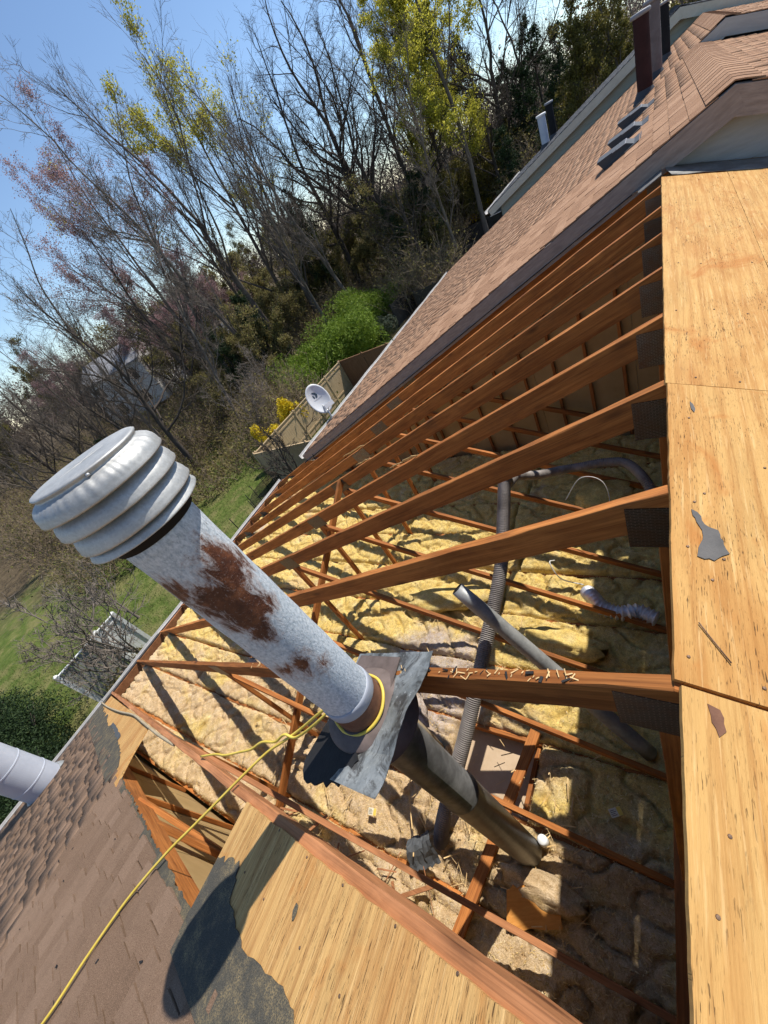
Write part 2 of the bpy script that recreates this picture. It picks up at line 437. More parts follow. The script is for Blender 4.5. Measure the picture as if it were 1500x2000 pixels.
def leaf(name, cs, trans=0.35):
    m, t, b = new_mat(name, 0.7, 0.25)
    q = N(t)
    c = q.ramp(q.rand(), cs)
    q.l(c, b.inputs['Base Color'])
    tr = q.n('ShaderNodeBsdfTranslucent')
    q.l(c, tr.inputs['Color'])
    mx = q.n('ShaderNodeMixShader')
    mx.inputs[0].default_value = trans
    q.l(b.outputs[0], mx.inputs[1]); q.l(tr.outputs[0], mx.inputs[2])
    q.l(mx.outputs[0], t.nodes['Material Output'].inputs['Surface'])
    return m
M['leaf_yg'] = leaf('yellow_green_leaf', [(0, (0.34, 0.33, 0.030)), (0.5, (0.48, 0.45, 0.055)), (1, (0.60, 0.55, 0.11))], 0.6)
M['leaf_olive'] = leaf('olive_leaf', [(0, (0.085, 0.080, 0.018)), (0.5, (0.15, 0.135, 0.030)), (1, (0.24, 0.20, 0.05))])
M['leaf_red'] = leaf('red_bud', [(0, (0.27, 0.145, 0.145)), (0.5, (0.38, 0.235, 0.235)), (1, (0.48, 0.34, 0.33))], 0.5)
M['leaf_dark'] = leaf('dark_needle', [(0, (0.010, 0.022, 0.008)), (0.5, (0.022, 0.045, 0.014)), (1, (0.045, 0.075, 0.024))], 0.2)
M['leaf_green'] = leaf('bright_shrub_leaf', [(0, (0.085, 0.145, 0.012)), (0.5, (0.16, 0.24, 0.024)), (1, (0.25, 0.33, 0.055))], 0.35)
M['leaf_greygreen'] = leaf('grey_green_leaf', [(0, (0.07, 0.09, 0.05)), (0.5, (0.13, 0.15, 0.09)), (1, (0.21, 0.23, 0.15))], 0.25)
M['leaf_forsythia'] = leaf('yellow_blossom', [(0, (0.52, 0.36, 0.010)), (0.5, (0.70, 0.52, 0.018)), (1, (0.80, 0.66, 0.05))], 0.35)
M['leaf_rust'] = leaf('dark_red_leaf', [(0, (0.05, 0.016, 0.012)), (0.5, (0.10, 0.035, 0.025)), (1, (0.17, 0.07, 0.05))], 0.25)
M['leaf_brush'] = leaf('dry_brush_leaf', [(0, (0.11, 0.092, 0.038)), (0.4, (0.20, 0.165, 0.062)), (0.75, (0.28, 0.23, 0.088)), (1, (0.27, 0.27, 0.075))], 0.45)
M['leaf_far'] = leaf('far_bud_haze', [(0, (0.10, 0.075, 0.06)), (0.5, (0.16, 0.125, 0.10)), (0.9, (0.20, 0.15, 0.13)), (1, (0.20, 0.19, 0.09))], 0.4)
M['fibre'] = leaf('glass_fibre', [(0, (0.40, 0.26, 0.10)), (0.3, (0.66, 0.46, 0.17)), (0.7, (0.80, 0.61, 0.28)), (1, (0.82, 0.70, 0.46))], 0.3)
M['blade'] = leaf('grass_blade', [(0, (0.045, 0.072, 0.014)), (0.45, (0.08, 0.12, 0.024)), (0.75, (0.13, 0.155, 0.040)), (1, (0.27, 0.22, 0.10))], 0.3)

def ground_mat():
    m, t, b = new_mat('lawn_and_litter', 0.95, 0.1)
    q = N(t)
    v = q.coord('Object', jitter=False)
    n1 = q.noise(v, 0.16, 5, 0.6, 0.5)
    n2 = q.noise(v, 1.4, 6, 0.7)
    n3 = q.noise(v, 14, 5, 0.7)
    gr = q.ramp(n2, [(0.3, (0.045, 0.070, 0.014)), (0.45, (0.075, 0.11, 0.022)), (0.6, (0.125, 0.145, 0.040)), (0.74, (0.23, 0.20, 0.095))])
    lt = q.ramp(n2, [(0.3, (0.055, 0.04, 0.025)), (0.55, (0.11, 0.082, 0.05)), (0.8, (0.17, 0.135, 0.08))])
    # lawn near the houses, leaf litter under the wood
    d = q.n('ShaderNodeVectorMath', operation='LENGTH'); q.l(v, d.inputs[0])
    f = q.fac(q.math('ADD', d.outputs['Value'], q.math('MULTIPLY', n1, 26.0)), 49.0, 55.0)
    gr = q.mix(q.math('MULTIPLY', q.fac(q.noise(v, 0.55, 5, 0.7), 0.48, 0.62), 0.6), gr, (0.21, 0.175, 0.08))
    c = q.mix(f, gr, lt)
    c = q.mix(q.math('MULTIPLY', q.fac(n3, 0.5, 0.75), 0.5), c, (0.035, 0.04, 0.014))
    q.l(c, b.inputs['Base Color'])
    q.bump(b, n3, 0.8, 0.05)
    return m
M['ground'] = ground_mat()
M['tan_fence'] = simple('tan_fence_board', (0.40, 0.29, 0.165), (0.52, 0.385, 0.23), 4, 0.8, 0.2, 0.3, 30, stretch=(3, 3, 0.5))
M['red_fence'] = simple('red_brown_fence', (0.15, 0.078, 0.040), (0.23, 0.125, 0.067), 4, 0.85, 0.2, 0.3, 30, stretch=(3, 3, 0.5))
M['grey_fence'] = simple('weathered_grey_board', (0.24, 0.235, 0.21), (0.33, 0.32, 0.29), 4, 0.85, 0.2, 0.3, 30, stretch=(3, 3, 0.5))
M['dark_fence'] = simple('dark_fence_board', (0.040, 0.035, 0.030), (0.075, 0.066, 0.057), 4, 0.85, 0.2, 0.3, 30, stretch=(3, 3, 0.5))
M['white_fence'] = simple('white_vinyl', (0.62, 0.62, 0.59), (0.74, 0.74, 0.71), 4, 0.5, 0.4, 0.05, 30)
M['net'] = simple('black_netting', (0.013, 0.013, 0.014), (0.03, 0.03, 0.031), 12, 0.8, 0.2, 0.3, 80)
M['house_wall'] = simple('pale_house_wall', (0.52, 0.51, 0.48), (0.62, 0.61, 0.58), 3, 0.8, 0.2, 0.15, 20)
M['house_roof'] = simple('far_grey_roof', (0.22, 0.22, 0.23), (0.30, 0.30, 0.31), 5, 0.9, 0.2, 0.2, 20)
M['glass_dark'] = simple('dark_pane', (0.015, 0.018, 0.022), (0.03, 0.034, 0.04), 5, 0.12, 0.6, 0.0, 20)
M['dish'] = simple('dish_enamel', (0.56, 0.58, 0.60), (0.64, 0.66, 0.67), 5, 0.45, 0.4, 0.0, 20)
M['dishmark'] = simple('dish_print', (0.035, 0.06, 0.085), (0.05, 0.08, 0.11), 5, 0.6, 0.3, 0.0, 20)
M['steel'] = simple('grey_bracket', (0.42, 0.43, 0.44), (0.50, 0.51, 0.52), 8, 0.45, 0.5, 0.05, 40, 0.4)
M['nail'] = simple('rusty_nail', (0.12, 0.07, 0.045), (0.22, 0.14, 0.09), 30, 0.6, 0.4, 0.1, 100, 0.5)
M['asphalt'] = simple('grey_path', (0.16, 0.155, 0.145), (0.23, 0.22, 0.205), 2, 0.95, 0.1, 0.2, 30)

# ------------------------------------------------------------------ object helpers
WM = {}
def link(o, parent=None, mw=None):
    col.objects.link(o)
    mw = mw.copy() if mw is not None else Matrix.Identity(4)
    WM[o.name] = mw
    if parent is not None:
        o.parent = parent
        o.matrix_basis = WM[parent.name].inverted() @ mw
    else:
        o.matrix_basis = mw
    return o

def tag(o, label=None, cat=None, group=None, kind=None):
    if label: o['label'] = label
    if cat: o['category'] = cat
    if group: o['group'] = group
    if kind: o['kind'] = kind
    return o

def thing(name, loc, label, cat, group=None):
    o = bpy.data.objects.new(name, None)
    o.empty_display_size = 0.2
    link(o, None, Matrix.Translation(Vector(loc)))
    return tag(o, label, cat, group)

def mesh_of(name, verts, faces, mat, smooth=False):
    me = bpy.data.meshes.new(name)
    if isinstance(verts, np.ndarray):
        verts = np.ascontiguousarray(verts, dtype=np.float32)
        if isinstance(faces, np.ndarray):
            nf, k = faces.shape
            me.vertices.add(len(verts))
            me.vertices.foreach_set('co', verts.ravel())
            me.loops.add(nf * k)
            me.loops.foreach_set('vertex_index', faces.astype(np.int32).ravel())
            me.polygons.add(nf)
            me.polygons.foreach_set('loop_start', np.arange(0, nf * k, k, dtype=np.int32))
            me.polygons.foreach_set('loop_total', np.full(nf, k, dtype=np.int32))
            me.update(calc_edges=True)
        else:
            me.from_pydata(verts.tolist(), [], faces)
    else:
        me.from_pydata([tuple(v) for v in verts], [], faces)
        me.update()
    if smooth:
        me.polygons.foreach_set('use_smooth', [True] * len(me.polygons))
    me.materials.append(M[mat])
    return me

def put(name, verts, faces, mat, parent=None, mw=None, smooth=False):
    me = mesh_of(name, verts, faces, mat, smooth)
    return link(bpy.data.objects.new(name, me), parent, mw)

def put_me(name, me, parent=None, mw=None):
    return link(bpy.data.objects.new(name, me), parent, mw)

BOXF = [(0, 3, 2, 1), (4, 5, 6, 7), (0, 1, 5, 4), (1, 2, 6, 5), (2, 3, 7, 6), (3, 0, 4, 7)]
def boxv(x0, x1, y0, y1, z0, z1):
    return [(x0, y0, z0), (x1, y0, z0), (x1, y1, z0), (x0, y1, z0), (x0, y0, z1), (x1, y0, z1), (x1, y1, z1), (x0, y1, z1)]
def box(name, x0, x1, y0, y1, z0, z1, mat, parent=None):
    c = Vector(((x0 + x1) / 2, (y0 + y1) / 2, (z0 + z1) / 2))
    hx, hy, hz = (x1 - x0) / 2, (y1 - y0) / 2, (z1 - z0) / 2
    return put(name, boxv(-hx, hx, -hy, hy, -hz, hz), BOXF, mat, parent, Matrix.Translation(c))

def frame_mat(o, ex, ey, ez):
    return Matrix(((ex[0], ey[0], ez[0], o[0]), (ex[1], ey[1], ez[1], o[1]), (ex[2], ey[2], ez[2], o[2]), (0, 0, 0, 1)))

def beam(name, p0, p1, wy, hz, mat, parent=None, side=(0, 1, 0), segs=10, rough=0.0012, seed=None):
    """timber from p0 to p1; local x along it, y = side; chamfered and slightly uneven"""
    p0, p1 = Vector(p0), Vector(p1)
    ex = (p1 - p0); L = ex.length; ex.normalize()
    ey = Vector(side); ey = (ey - ex * ey.dot(ex)).normalized()
    ez = ex.cross(ey)
    r = random.Random(seed if seed is not None else rnd.random())
    c = min(wy, hz) * 0.07
    a, b = wy / 2, hz / 2
    prof = [(-a + c, -b), (a - c, -b), (a, -b + c), (a, b - c), (a - c, b), (-a + c, b), (-a, b - c), (-a, -b + c)]
    vs, fs = [], []
    for i in range(segs + 1):
        for (y, z) in prof:
            vs.append((L * i / segs, y + r.uniform(-rough, rough), z + r.uniform(-rough, rough)))
    for i in range(segs):
        for j in range(8):
            k = (j + 1) % 8
            fs.append((i * 8 + j, i * 8 + k, (i + 1) * 8 + k, (i + 1) * 8 + j))
    fs.append(tuple(reversed(range(8))))
    fs.append(tuple(segs * 8 + j for j in range(8)))
    return put(name, vs, fs, mat, parent, frame_mat(p0, ex, ey, ez))

def lathe_vf(prof, n=40, cap0=True, cap1=True):
    vs, fs = [], []
    for r, z in prof:
        for i in range(n):
            a = 2 * math.pi * i / n
            vs.append((r * math.cos(a), r * math.sin(a), z))
    for k in range(len(prof) - 1):
        for i in range(n):
            j = (i + 1) % n
            fs.append((k * n + i, k * n + j, (k + 1) * n + j, (k + 1) * n + i))
    if cap0: fs.append(tuple(reversed(range(n))))
    if cap1: fs.append(tuple((len(prof) - 1) * n + i for i in range(n)))
    return vs, fs

def lathe(name, prof, loc, mat, parent=None, n=40, cap0=True, cap1=True, smooth=True):
    vs, fs = lathe_vf(prof, n, cap0, cap1)
    return put(name, vs, fs, mat, parent, Matrix.Translation(Vector(loc)), smooth)

def catmull(pts, sub=8):
    P = [Vector(p) for p in pts]
    P = [P[0] * 2 - P[1]] + P + [P[-1] * 2 - P[-2]]
    out = []
    for i in range(1, len(P) - 2):
        for k in range(sub):
            t = k / sub
            a, b, c, d = P[i - 1], P[i], P[i + 1], P[i + 2]
            out.append(0.5 * ((2 * b) + (c - a) * t + (2 * a - 5 * b + 4 * c - d) * t * t + (3 * b - a - 3 * c + d) * t ** 3))
    out.append(P[-2])
    return out

def tube_vf(pts, rad, n=8):
    """rad: number or function of index"""
    P = [Vector(p) for p in pts]
    vs, fs = [], []
    ref = Vector((0, 0, 1))
    for i, p in enumerate(P):
        t = (P[min(i + 1, len(P) - 1)] - P[max(i - 1, 0)]).normalized()
        if abs(t.dot(ref)) > 0.95: ref = Vector((1, 0, 0)) if abs(t.x) < 0.9 else Vector((0, 1, 0))
        u = t.cross(ref).normalized()
        ref = u.cross(t).normalized()
        v = ref
        r = rad(i) if callable(rad) else rad
        for k in range(n):
            a = 2 * math.pi * k / n
            vs.append(tuple(p + u * (r * math.cos(a)) + v * (r * math.sin(a))))
    for i in range(len(P) - 1):
        for k in range(n):
            j = (k + 1) % n
            fs.append((i * n + k, (i + 1) * n + k, (i + 1) * n + j, i * n + j))
    fs.append(tuple(range(n)))
    fs.append(tuple(reversed([(len(P) - 1) * n + k for k in range(n)])))
    return vs, fs

def tube(name, pts, rad, mat, parent=None, n=8, origin=None, smooth=True):
    o = Vector(origin if origin is not None else pts[0])
    vs, fs = tube_vf([Vector(p) - o for p in pts], rad, n)
    return put(name, vs, fs, mat, parent, Matrix.Translation(o), smooth)

def prism_vf(pts, z0, z1):
    n = len(pts)
    vs = [(x, y, z0) for x, y in pts] + [(x, y, z1) for x, y in pts]
    area = sum(pts[i][0] * pts[(i + 1) % n][1] - pts[(i + 1) % n][0] * pts[i][1] for i in range(n))
    if area < 0:
        vs = [(x, y, z0) for x, y in reversed(pts)] + [(x, y, z1) for x, y in reversed(pts)]
    fs = [tuple(reversed(range(n))), tuple(range(n, 2 * n))]
    fs += [(i, (i + 1) % n, n + (i + 1) % n, n + i) for i in range(n)]
    return vs, fs

def ragged(a, b, step, amp, r):
    """points from a to b (2-D), end excluded, torn sideways"""
    a, b = Vector(a), Vector(b)
    d = b - a
    n = max(1, int(d.length / step))
    s = Vector((-d.y, d.x)).normalized()
    out = []
    for i in range(n):
        q = a + d * (i / n) + d * (r.uniform(-0.3, 0.3) / n if i else 0) + s * (r.uniform(-amp, amp) if i else 0)
        out.append((q.x, q.y))
    return out

# roof frames: local x = across (u), y = down the slope, z = off the roof
def left_frame(xr, zr):
    return frame_mat((xr, 0, zr), (0, 1, 0), (-CT, 0, -ST), (-ST, 0, CT))
def right_frame(xr, zr):
    return frame_mat((xr, 0, zr), (0, -1, 0), (CT, 0, -ST), (ST, 0, CT))
FL = left_frame(XR, -H)
FR = right_frame(XR, -H)
def on_left(X, Y, up=0.0):
    return Vector((X, Y, -H + up + T * (X - XR)))
def slope_of(X, xr=XR):           # distance down the slope for a left-hand x
    return (xr - X) / CT

# ------------------------------------------------------------------ ground
def terrain_z(x, y):
    d = math.hypot(x, y)
    return GZ + min(max(0.0, d - 48), 44) * 0.045 + (0.35 * noise.noise((x * 0.05, y * 0.05, 0)) if d > 30 else 0)
def build_ground():
    xs = np.concatenate([-np.geomspace(700, 12, 60), np.linspace(-11, 11, 12), np.geomspace(12, 700, 60)])
    n = len(xs)
    vs = [(x, y, terrain_z(x, y)) for y in xs for x in xs]
    fs = [(j * n + i, j * n + i + 1, (j + 1) * n + i + 1, (j + 1) * n + i) for j in range(n - 1) for i in range(n - 1)]
    o = put('ground', vs, fs, 'ground', None, None, True)
    tag(o, 'green lawn and brown leaf litter below the roofs', 'ground', kind='structure')
build_ground()

# ------------------------------------------------------------------ the opened townhouse
house = thing('townhouse', (0, 2.4, GZ), 'townhouse with half its roof stripped open to the trusses', 'townhouse')
box('wall', -7.95, -7.75, -0.60, 5.55, GZ, -4.25, 'brickwall', house)
box('wall', 7.7, 7.9, -0.60, 5.55, GZ, -4.25, 'brickwall', house)
box('ceiling_board', -7.75, 7.7, -0.58, 5.40, -4.17, -4.145, 'drywall', house)

# right-hand slope: plywood sheets, each its own part
def sheet(parent, F, pts, z0, z1, mat, name='plywood_sheet'):
    cx = sum(p[0] for p in pts) / len(pts); cy = sum(p[1] for p in pts) / len(pts)
    vs, fs = prism_vf([(x - cx, y - cy) for x, y in pts], z0, z1)
    return put(name, vs, fs, mat, parent, F @ Matrix.Translation((cx, cy, 0)))
rr = random.Random(3)
def wob_rect(ya, yb, sa, sb, amp=0.0015):
    """plywood outline in right-slope coordinates (x = -Y)"""
    p = []
    p += ragged((-yb, sa), (-ya, sa), 0.04, amp, rr)
    p += ragged((-ya, sa), (-ya, sb), 0.2, 0.001, rr)
    p += ragged((-ya, sb), (-yb, sb), 0.2, 0.001, rr)
    p += ragged((-yb, sb), (-yb, sa), 0.2, 0.001, rr)
    return p
sheet(house, FR, wob_rect(0.478, 1.66, -0.004, 0.452), 0.001, 0.014, 'ply')
sheet(house, FR, wob_rect(1.663, 4.93, -0.010, 0.45), 0.001, 0.0135, 'ply')
sheet(house, FR, wob_rect(-0.62, 0.468, 0.008, 1.22), 0.001, 0.015, 'ply')
sheet(house, FR, wob_rect(-0.62, 0.471, 1.2215, 1.6725), 0.001, 0.0132, 'ply')
sheet(house, FR, wob_rect(0.474, 2.91, 0.4535, 1.6725), 0.001, 0.0130, 'ply')
sheet(house, FR, wob_rect(2.912, 5.30, 0.4525, 1.6725), 0.001, 0.0138, 'ply')
for i, s in enumerate((1.674, 2.896, 4.118, 5.340, 6.562)):
    sheet(house, FR, wob_rect(-0.62 + 0.0, 2.0, s, s + 1.218), 0.001, 0.0135, 'ply')
    sheet(house, FR, wob_rect(2.004, 5.30, s, s + 1.218), 0.001, 0.0128, 'ply')

# left slope: the sheet by the ridge, and the small piece left at the eave
pl = [(-0.147, -0.015)] + ragged((-0.147, 0.0), (-0.143, slope_of(-1.545)), 0.05, 0.003, rr) + \
     ragged((-0.143, slope_of(-1.545)), (-0.60, slope_of(-1.55)), 0.08, 0.002, rr) + [(-0.60, slope_of(-1.55)), (-0.60, -0.015)]
sheet(house, FL, pl, 0.001, 0.014, 'ply_left')
pl = [(-0.155, slope_of(-4.05)), (-0.175, slope_of(-7.9)), (-0.60, slope_of(-7.9)), (-0.60, slope_of(-3.75)), (-0.40, slope_of(-3.93))]
sheet(house, FL, pl, 0.001, 0.014, 'ply_left')

# eave: gutter trough, drip edge, fascia
def gutter(parent, xe, up, ya, yb, mat='gutter', zoff=0.0):
    z = -H + up + T * (xe - XR) + zoff
    prof = [(0.0, 0.0), (-0.012, -0.005), (-0.02, -0.085), (-0.10, -0.095), (-0.125, -0.04), (-0.125, 0.0), (-0.118, 0.0), (-0.115, -0.035), (-0.095, -0.085), (-0.03, -0.078), (-0.02, -0.02)]
    n = 24
    vs, fs = [], []
    m = len(prof)
    L = yb - ya
    for i in range(n + 1):
        y = L * i / n
        dz = 0.006 * math.sin(i * 0.9 + xe)
        for (px, pz) in prof: vs.append((px, y, pz + dz))
    for i in range(n):
        for j in range(m):
            k = (j + 1) % m
            fs.append((i * m + j, i * m + k, (i + 1) * m + k, (i + 1) * m + j))
    fs.append(tuple(range(m))); fs.append(tuple(reversed([n * m + j for j in range(m)])))
    return put('gutter', vs, fs, mat, parent, Matrix.Translation((xe, ya, z)))
gutter(house, XE - 0.01, 0, -0.30, 5.60)
box('fascia_board', XE + 0.0, XE + 0.03, -0.58, 5.6, -H + T * (XE - XR) - 0.19, -H + T * (XE - XR) - 0.03, 'lumber_pale', house)

# party wall at the far end of the attic: studs over tan gypsum
for i in range(7):
    x0 = -7.7 + i * 1.22
    x1 = min(x0 + 1.216, 0.9)
    za, zb = -H + T * (x0 - XR) - 0.16, -H + T * (min(x1, XR) - XR) - 0.16
    vs = [(x0, 0, -4.14), (x1, 0, -4.14), (x1, 0, zb), (x0, 0, za), (x0, 0.016, -4.14), (x1, 0.016, -4.14), (x1, 0.016, zb), (x0, 0.016, za)]
    put('gypsum_panel', vs, [tuple(reversed(f)) if False else f for f in BOXF], 'gypsum', house, Matrix.Translation((0, 5.50, 0)))
for i in range(20):
    x = -7.4 + i * 0.405
    zt = -H + T * (min(x, XR) - XR) - 0.17
    if zt + 4.05 < 0.25: continue
    beam('stud', (x, 5.475, -4.10), (x, 5.475, zt), 0.038, 0.04, 'lumber', house, side=(1, 0, 0), segs=6)
# party wall at the near end: tan gypsum with studs, seen through the gap in the deck
for i in range(8):
    x0 = -7.7 + i * 1.0
    x1 = x0 + 0.985
    za, zb = -H + T * (x0 - XR) - 0.05, -H + T * (min(x1, XR) - XR) - 0.05
    vs = [(x0, 0, -4.14), (x1, 0, -4.14), (x1, 0, zb), (x0, 0, za), (x0, 0.014, -4.14), (x1, 0.014, -4.14), (x1, 0.014, zb), (x0, 0.014, za)]
    put('gypsum_panel', vs, BOXF, 'gypsum', house, Matrix.Translation((0, -0.640, 0)))
for x, lean in ((-5.0, 0.0), (-3.75, 0.05), (-0.7, 0.0)):
    beam('stud', (x - lean * 3, -0.604, -4.05), (x, -0.604, -H + T * (x - XR) - 0.06), 0.038, 0.036, 'lumber', house, side=(1, 0, 0), segs=6)

# ------------------------------------------------------------------ trusses
CH = 0.138        # chord depth
def truss(k, label):
    y = Y0 + SP * k - 0.019
    t = thing('roof_truss', (XR, y, ZF), label, 'truss', 'exposed roof trusses')
    nrm = Vector((-ST, 0, CT))
    lm = 'lumber_pale' if k in (-1,) else 'lumber'
    top = Vector((XR, y, -H)); low = Vector((XE + 0.03, y, -H + T * (XE + 0.03 - XR)))
    off = nrm * (CH / 2)
    beam('top_chord', top - off + Vector((-0.0, 0, 0)), low - off, 0.038, CH, lm, t, segs=60, rough=0.0026)
    nr = Vector((ST, 0, CT))
    beam('top_chord', top - nr * (CH / 2), Vector((7.9, y, -H - T * (7.9 - XR))) - nr * (CH / 2), 0.038, CH, 'lumber', t, segs=12)
    beam('bottom_chord', (-7.95, y, ZF - 0.045), (7.8, y, ZF - 0.045), 0.038, 0.089, 'lumber', t, segs=20)
    beam('king_post', (XR, y, ZF), (XR, y, -H - CH - 0.02), 0.038, 0.08, 'lumber', t, segs=8)
    for s in (-1, 1):
        px = XR + s * 3.40
        zt = -H - T * 3.4 - CH / CT
        beam('post', (px, y, ZF), (px, y, zt), 0.036, 0.066, 'lumber', t, segs=8)
        beam('web', (XR + s * 0.06, y + 0.001, ZF + 0.05), (px - s * 0.03, y + 0.001, zt - 0.03), 0.0362, 0.066, lm, t, segs=14)
        for sy in (-1, 1):
            # nail plates on both faces
            put('nail_plate', boxv(-0.14, 0.14, -0.075, 0.075, -0.001, 0.001), BOXF, 'plate', t,
                frame_mat((px, y + sy * 0.0205, zt + 0.055), (CT, 0, -s * ST) if s > 0 else (CT, 0, ST), (0 - (-s * ST if s > 0 else ST) * 0, 0, 1) if False else ((s * ST) if s > 0 else -ST, 0, CT), (0, -1, 0)))
    for sy in (-1, 1):
        put('nail_plate', boxv(-0.125, 0.125, -0.095, 0.095, -0.001, 0.001), BOXF, 'plate', t,
            frame_mat((XR, y + sy * 0.0207, -H - CH * 0.5 - 0.09), (1, 0, 0), (0, 0, 1), (0, -1, 0)))
        put('nail_plate', boxv(-0.12, 0.12, -0.05, 0.05, -0.001, 0.001), BOXF, 'plate', t,
            frame_mat((XE + 0.75, y + sy * 0.0207, ZF + 0.07), (1, 0, 0), (0, 0, 1), (0, -1, 0)))
    return t
TL = {-1: 'exposed truss carrying the edge of the nearest plywood sheet, yellow cord across it',
      0: 'exposed truss right beside the rusty flue pipe, splintered along its top',
      1: 'second exposed truss beyond the rusty flue, flexible duct passing behind it',
      2: 'third exposed truss beyond the rusty flue pipe',
      3: 'fourth exposed truss counted from the rusty flue pipe, mid span of the opening',
      4: 'exposed truss with torn wood hanging off its top edge',
      5: 'fourth exposed truss from the neighbouring roof edge',
      6: 'third exposed truss from the neighbouring roof edge',
      7: 'second exposed truss from the neighbouring roof edge',
      8: 'last exposed truss, tight under the neighbouring fascia'}
for k in range(-1, 9):
    truss(k, TL[k])
# the end truss under the torn shingle edge
te = thing('roof_truss', (XR, -0.565, ZF), 'end truss under the torn shingle edge, wide orange chord', 'truss', 'exposed roof trusses')
nrm = Vector((-ST, 0, CT))
beam('top_chord', on_left(XR, -0.565) - nrm * 0.092, on_left(XE + 0.05, -0.565) - nrm * 0.092, 0.038, 0.18, 'lumber', te, segs=24, rough=0.002)
beam('bottom_chord', (-7.95, -0.565, ZF - 0.045), (7.8, -0.565, ZF - 0.045), 0.038, 0.089, 'lumber', te, segs=12)
beam('web', (-2.35, -0.560, -3.2), (-2.85, -0.560, -2.24), 0.036, 0.089, 'lumber', te, segs=8)
beam('web', (-2.2, -0.545, -2.9), (-3.3, -0.545, -2.35), 0.03, 0.066, 'lumber', te, segs=8)

# braces laid across the trusses
b = beam('brace_board', (-3.36, 2.9, -2.30), (-3.36, -0.35, -3.93), 0.036, 0.085, 'lumber', None, side=(1, 0, 0), segs=12)
tag(b, 'long diagonal brace board running along the posts behind the flue', 'board', 'loose and bracing boards')
b = beam('brace_board', (-1.09, 1.15, -3.93), (-1.38, -0.36, -3.93), 0.085, 0.036, 'lumber', None, side=(1, 0, 0), segs=12)
tag(b, 'board laid flat over the attic floor beside the foot of the flue', 'board', 'loose and bracing boards')
b = beam('brace_board', (-1.07, 1.05, -4.06), (-1.10, 0.53, -4.06), 0.036, 0.06, 'lumber', None, side=(1, 0, 0), segs=6)
tag(b, 'short block edging the patch of bare ceiling board', 'board', 'loose and bracing boards')
b = beam('brace_board', (-1.80, 1.08, -4.03), (-1.15, 1.08, -4.03), 0.036, 0.06, 'lumber', None, segs=6)
tag(b, 'short timber along the far edge of the bare ceiling patch', 'board', 'loose and bracing boards')
b = beam('brace_board', (-0.06, 4.9, -3.55), (-0.06, -0.5, -3.55), 0.085, 0.036, 'lumber', None, side=(1, 0, 0), segs=14)
tag(b, 'lateral board nailed along the king posts in the dark attic', 'board', 'loose and bracing boards')

# ------------------------------------------------------------------ insulation batts
TOPS = []
def batt(x0, x1, y0, y1, seed, zc=-3.955, amp=0.05):
    nx = max(6, int((x1 - x0) / (0.017 if -6.2 < x1 < 0.6 else 0.03 if x1 < 0.6 else 0.06))); ny = max(6, int((y1 - y0) / 0.019))
    vs, fs = [], []
    cx, cy = (x0 + x1) / 2, (y0 + y1) / 2
    for j in range(ny + 1):
        for i in range(nx + 1):
            u, v = i / nx, j / ny
            x = x0 + (x1 - x0) * u; y = y0 + (y1 - y0) * v
            ed = min(u * (x1 - x0), (1 - u) * (x1 - x0), v * (y1 - y0), (1 - v) * (y1 - y0))
            n1 = noise.noise((x * 1.9 + seed, y * 2.6, seed * 0.7))
            n2 = noise.noise((x * 7 + seed, y * 8, 3.1))
            n3 = noise.noise((x * 21, y * 21 + seed, 7.7))
            cr = abs(noise.noise((x * 3.2 + 11, y * 4.6 + seed, 5.0)))
            n4 = noise.noise((x * 46, y * 46 + seed, 1.7))
            rg_ = abs(noise.noise((x * 11 + seed, y * 17, 9.2)))
            z = amp * n1 + 0.008 * n2 + 0.010 * n3 + 0.011 * n4 - 0.016 * max(0, 0.12 - rg_) / 0.12 - 0.055 * max(0, 0.10 - cr) / 0.10
            z -= 0.06 * max(0.0, 1 - ed / 0.035) ** 2
            wx = 0.012 * noise.noise((x * 5, y * 5, seed + 20)); wy = 0.016 * noise.noise((x * 4, y * 4, seed + 40))
            vs.append((x - cx + wx, y - cy + wy, z))
    for j in range(ny):
        for i in range(nx):
            a = j * (nx + 1) + i
            fs.append((a, a + 1, a + nx + 2, a + nx + 1))
    if x1 < 0.6: TOPS.append(np.array(vs) + np.array([cx, cy, zc]))
    # skirt down to the ceiling
    ring = [i for i in range(nx + 1)] + [j * (nx + 1) + nx for j in range(1, ny + 1)] + [ny * (nx + 1) + i for i in range(nx - 1, -1, -1)] + [j * (nx + 1) for j in range(ny - 1, 0, -1)]
    base = len(vs)
    for q in ring:
        vs.append((vs[q][0], vs[q][1], -0.165))
    m = len(ring)
    for i in range(m):
        fs.append((ring[i], base + i, base + (i + 1) % m, ring[(i + 1) % m]))
    return put('insulation_batt', vs, fs, 'insul', None, Matrix.Translation((cx, cy, zc)), True)
bays = []
for k in range(-2, 9):
    ya = (Y0 + SP * k) if k > -2 else -0.545
    yb = Y0 + SP * (k + 1) - 0.038 if k < 8 else 5.46
    bays.append((k, ya - 0.014, yb + 0.014))
BAYN = {-2: 'beside the near party wall', -1: 'in the bay under the flue', 0: 'in the bay just beyond the flue', 1: 'in the second bay beyond the flue',
        2: 'in the third bay beyond the flue', 3: 'in the fourth bay beyond the flue', 4: 'in the fifth bay beyond the flue', 5: 'in the sixth bay beyond the flue',
        6: 'in the seventh bay beyond the flue', 7: 'in the last full bay', 8: 'in the narrow far strip'}
POSN = ['at the eave end', 'left of the posts', 'right of the posts', 'near the ridge', 'under the deck']
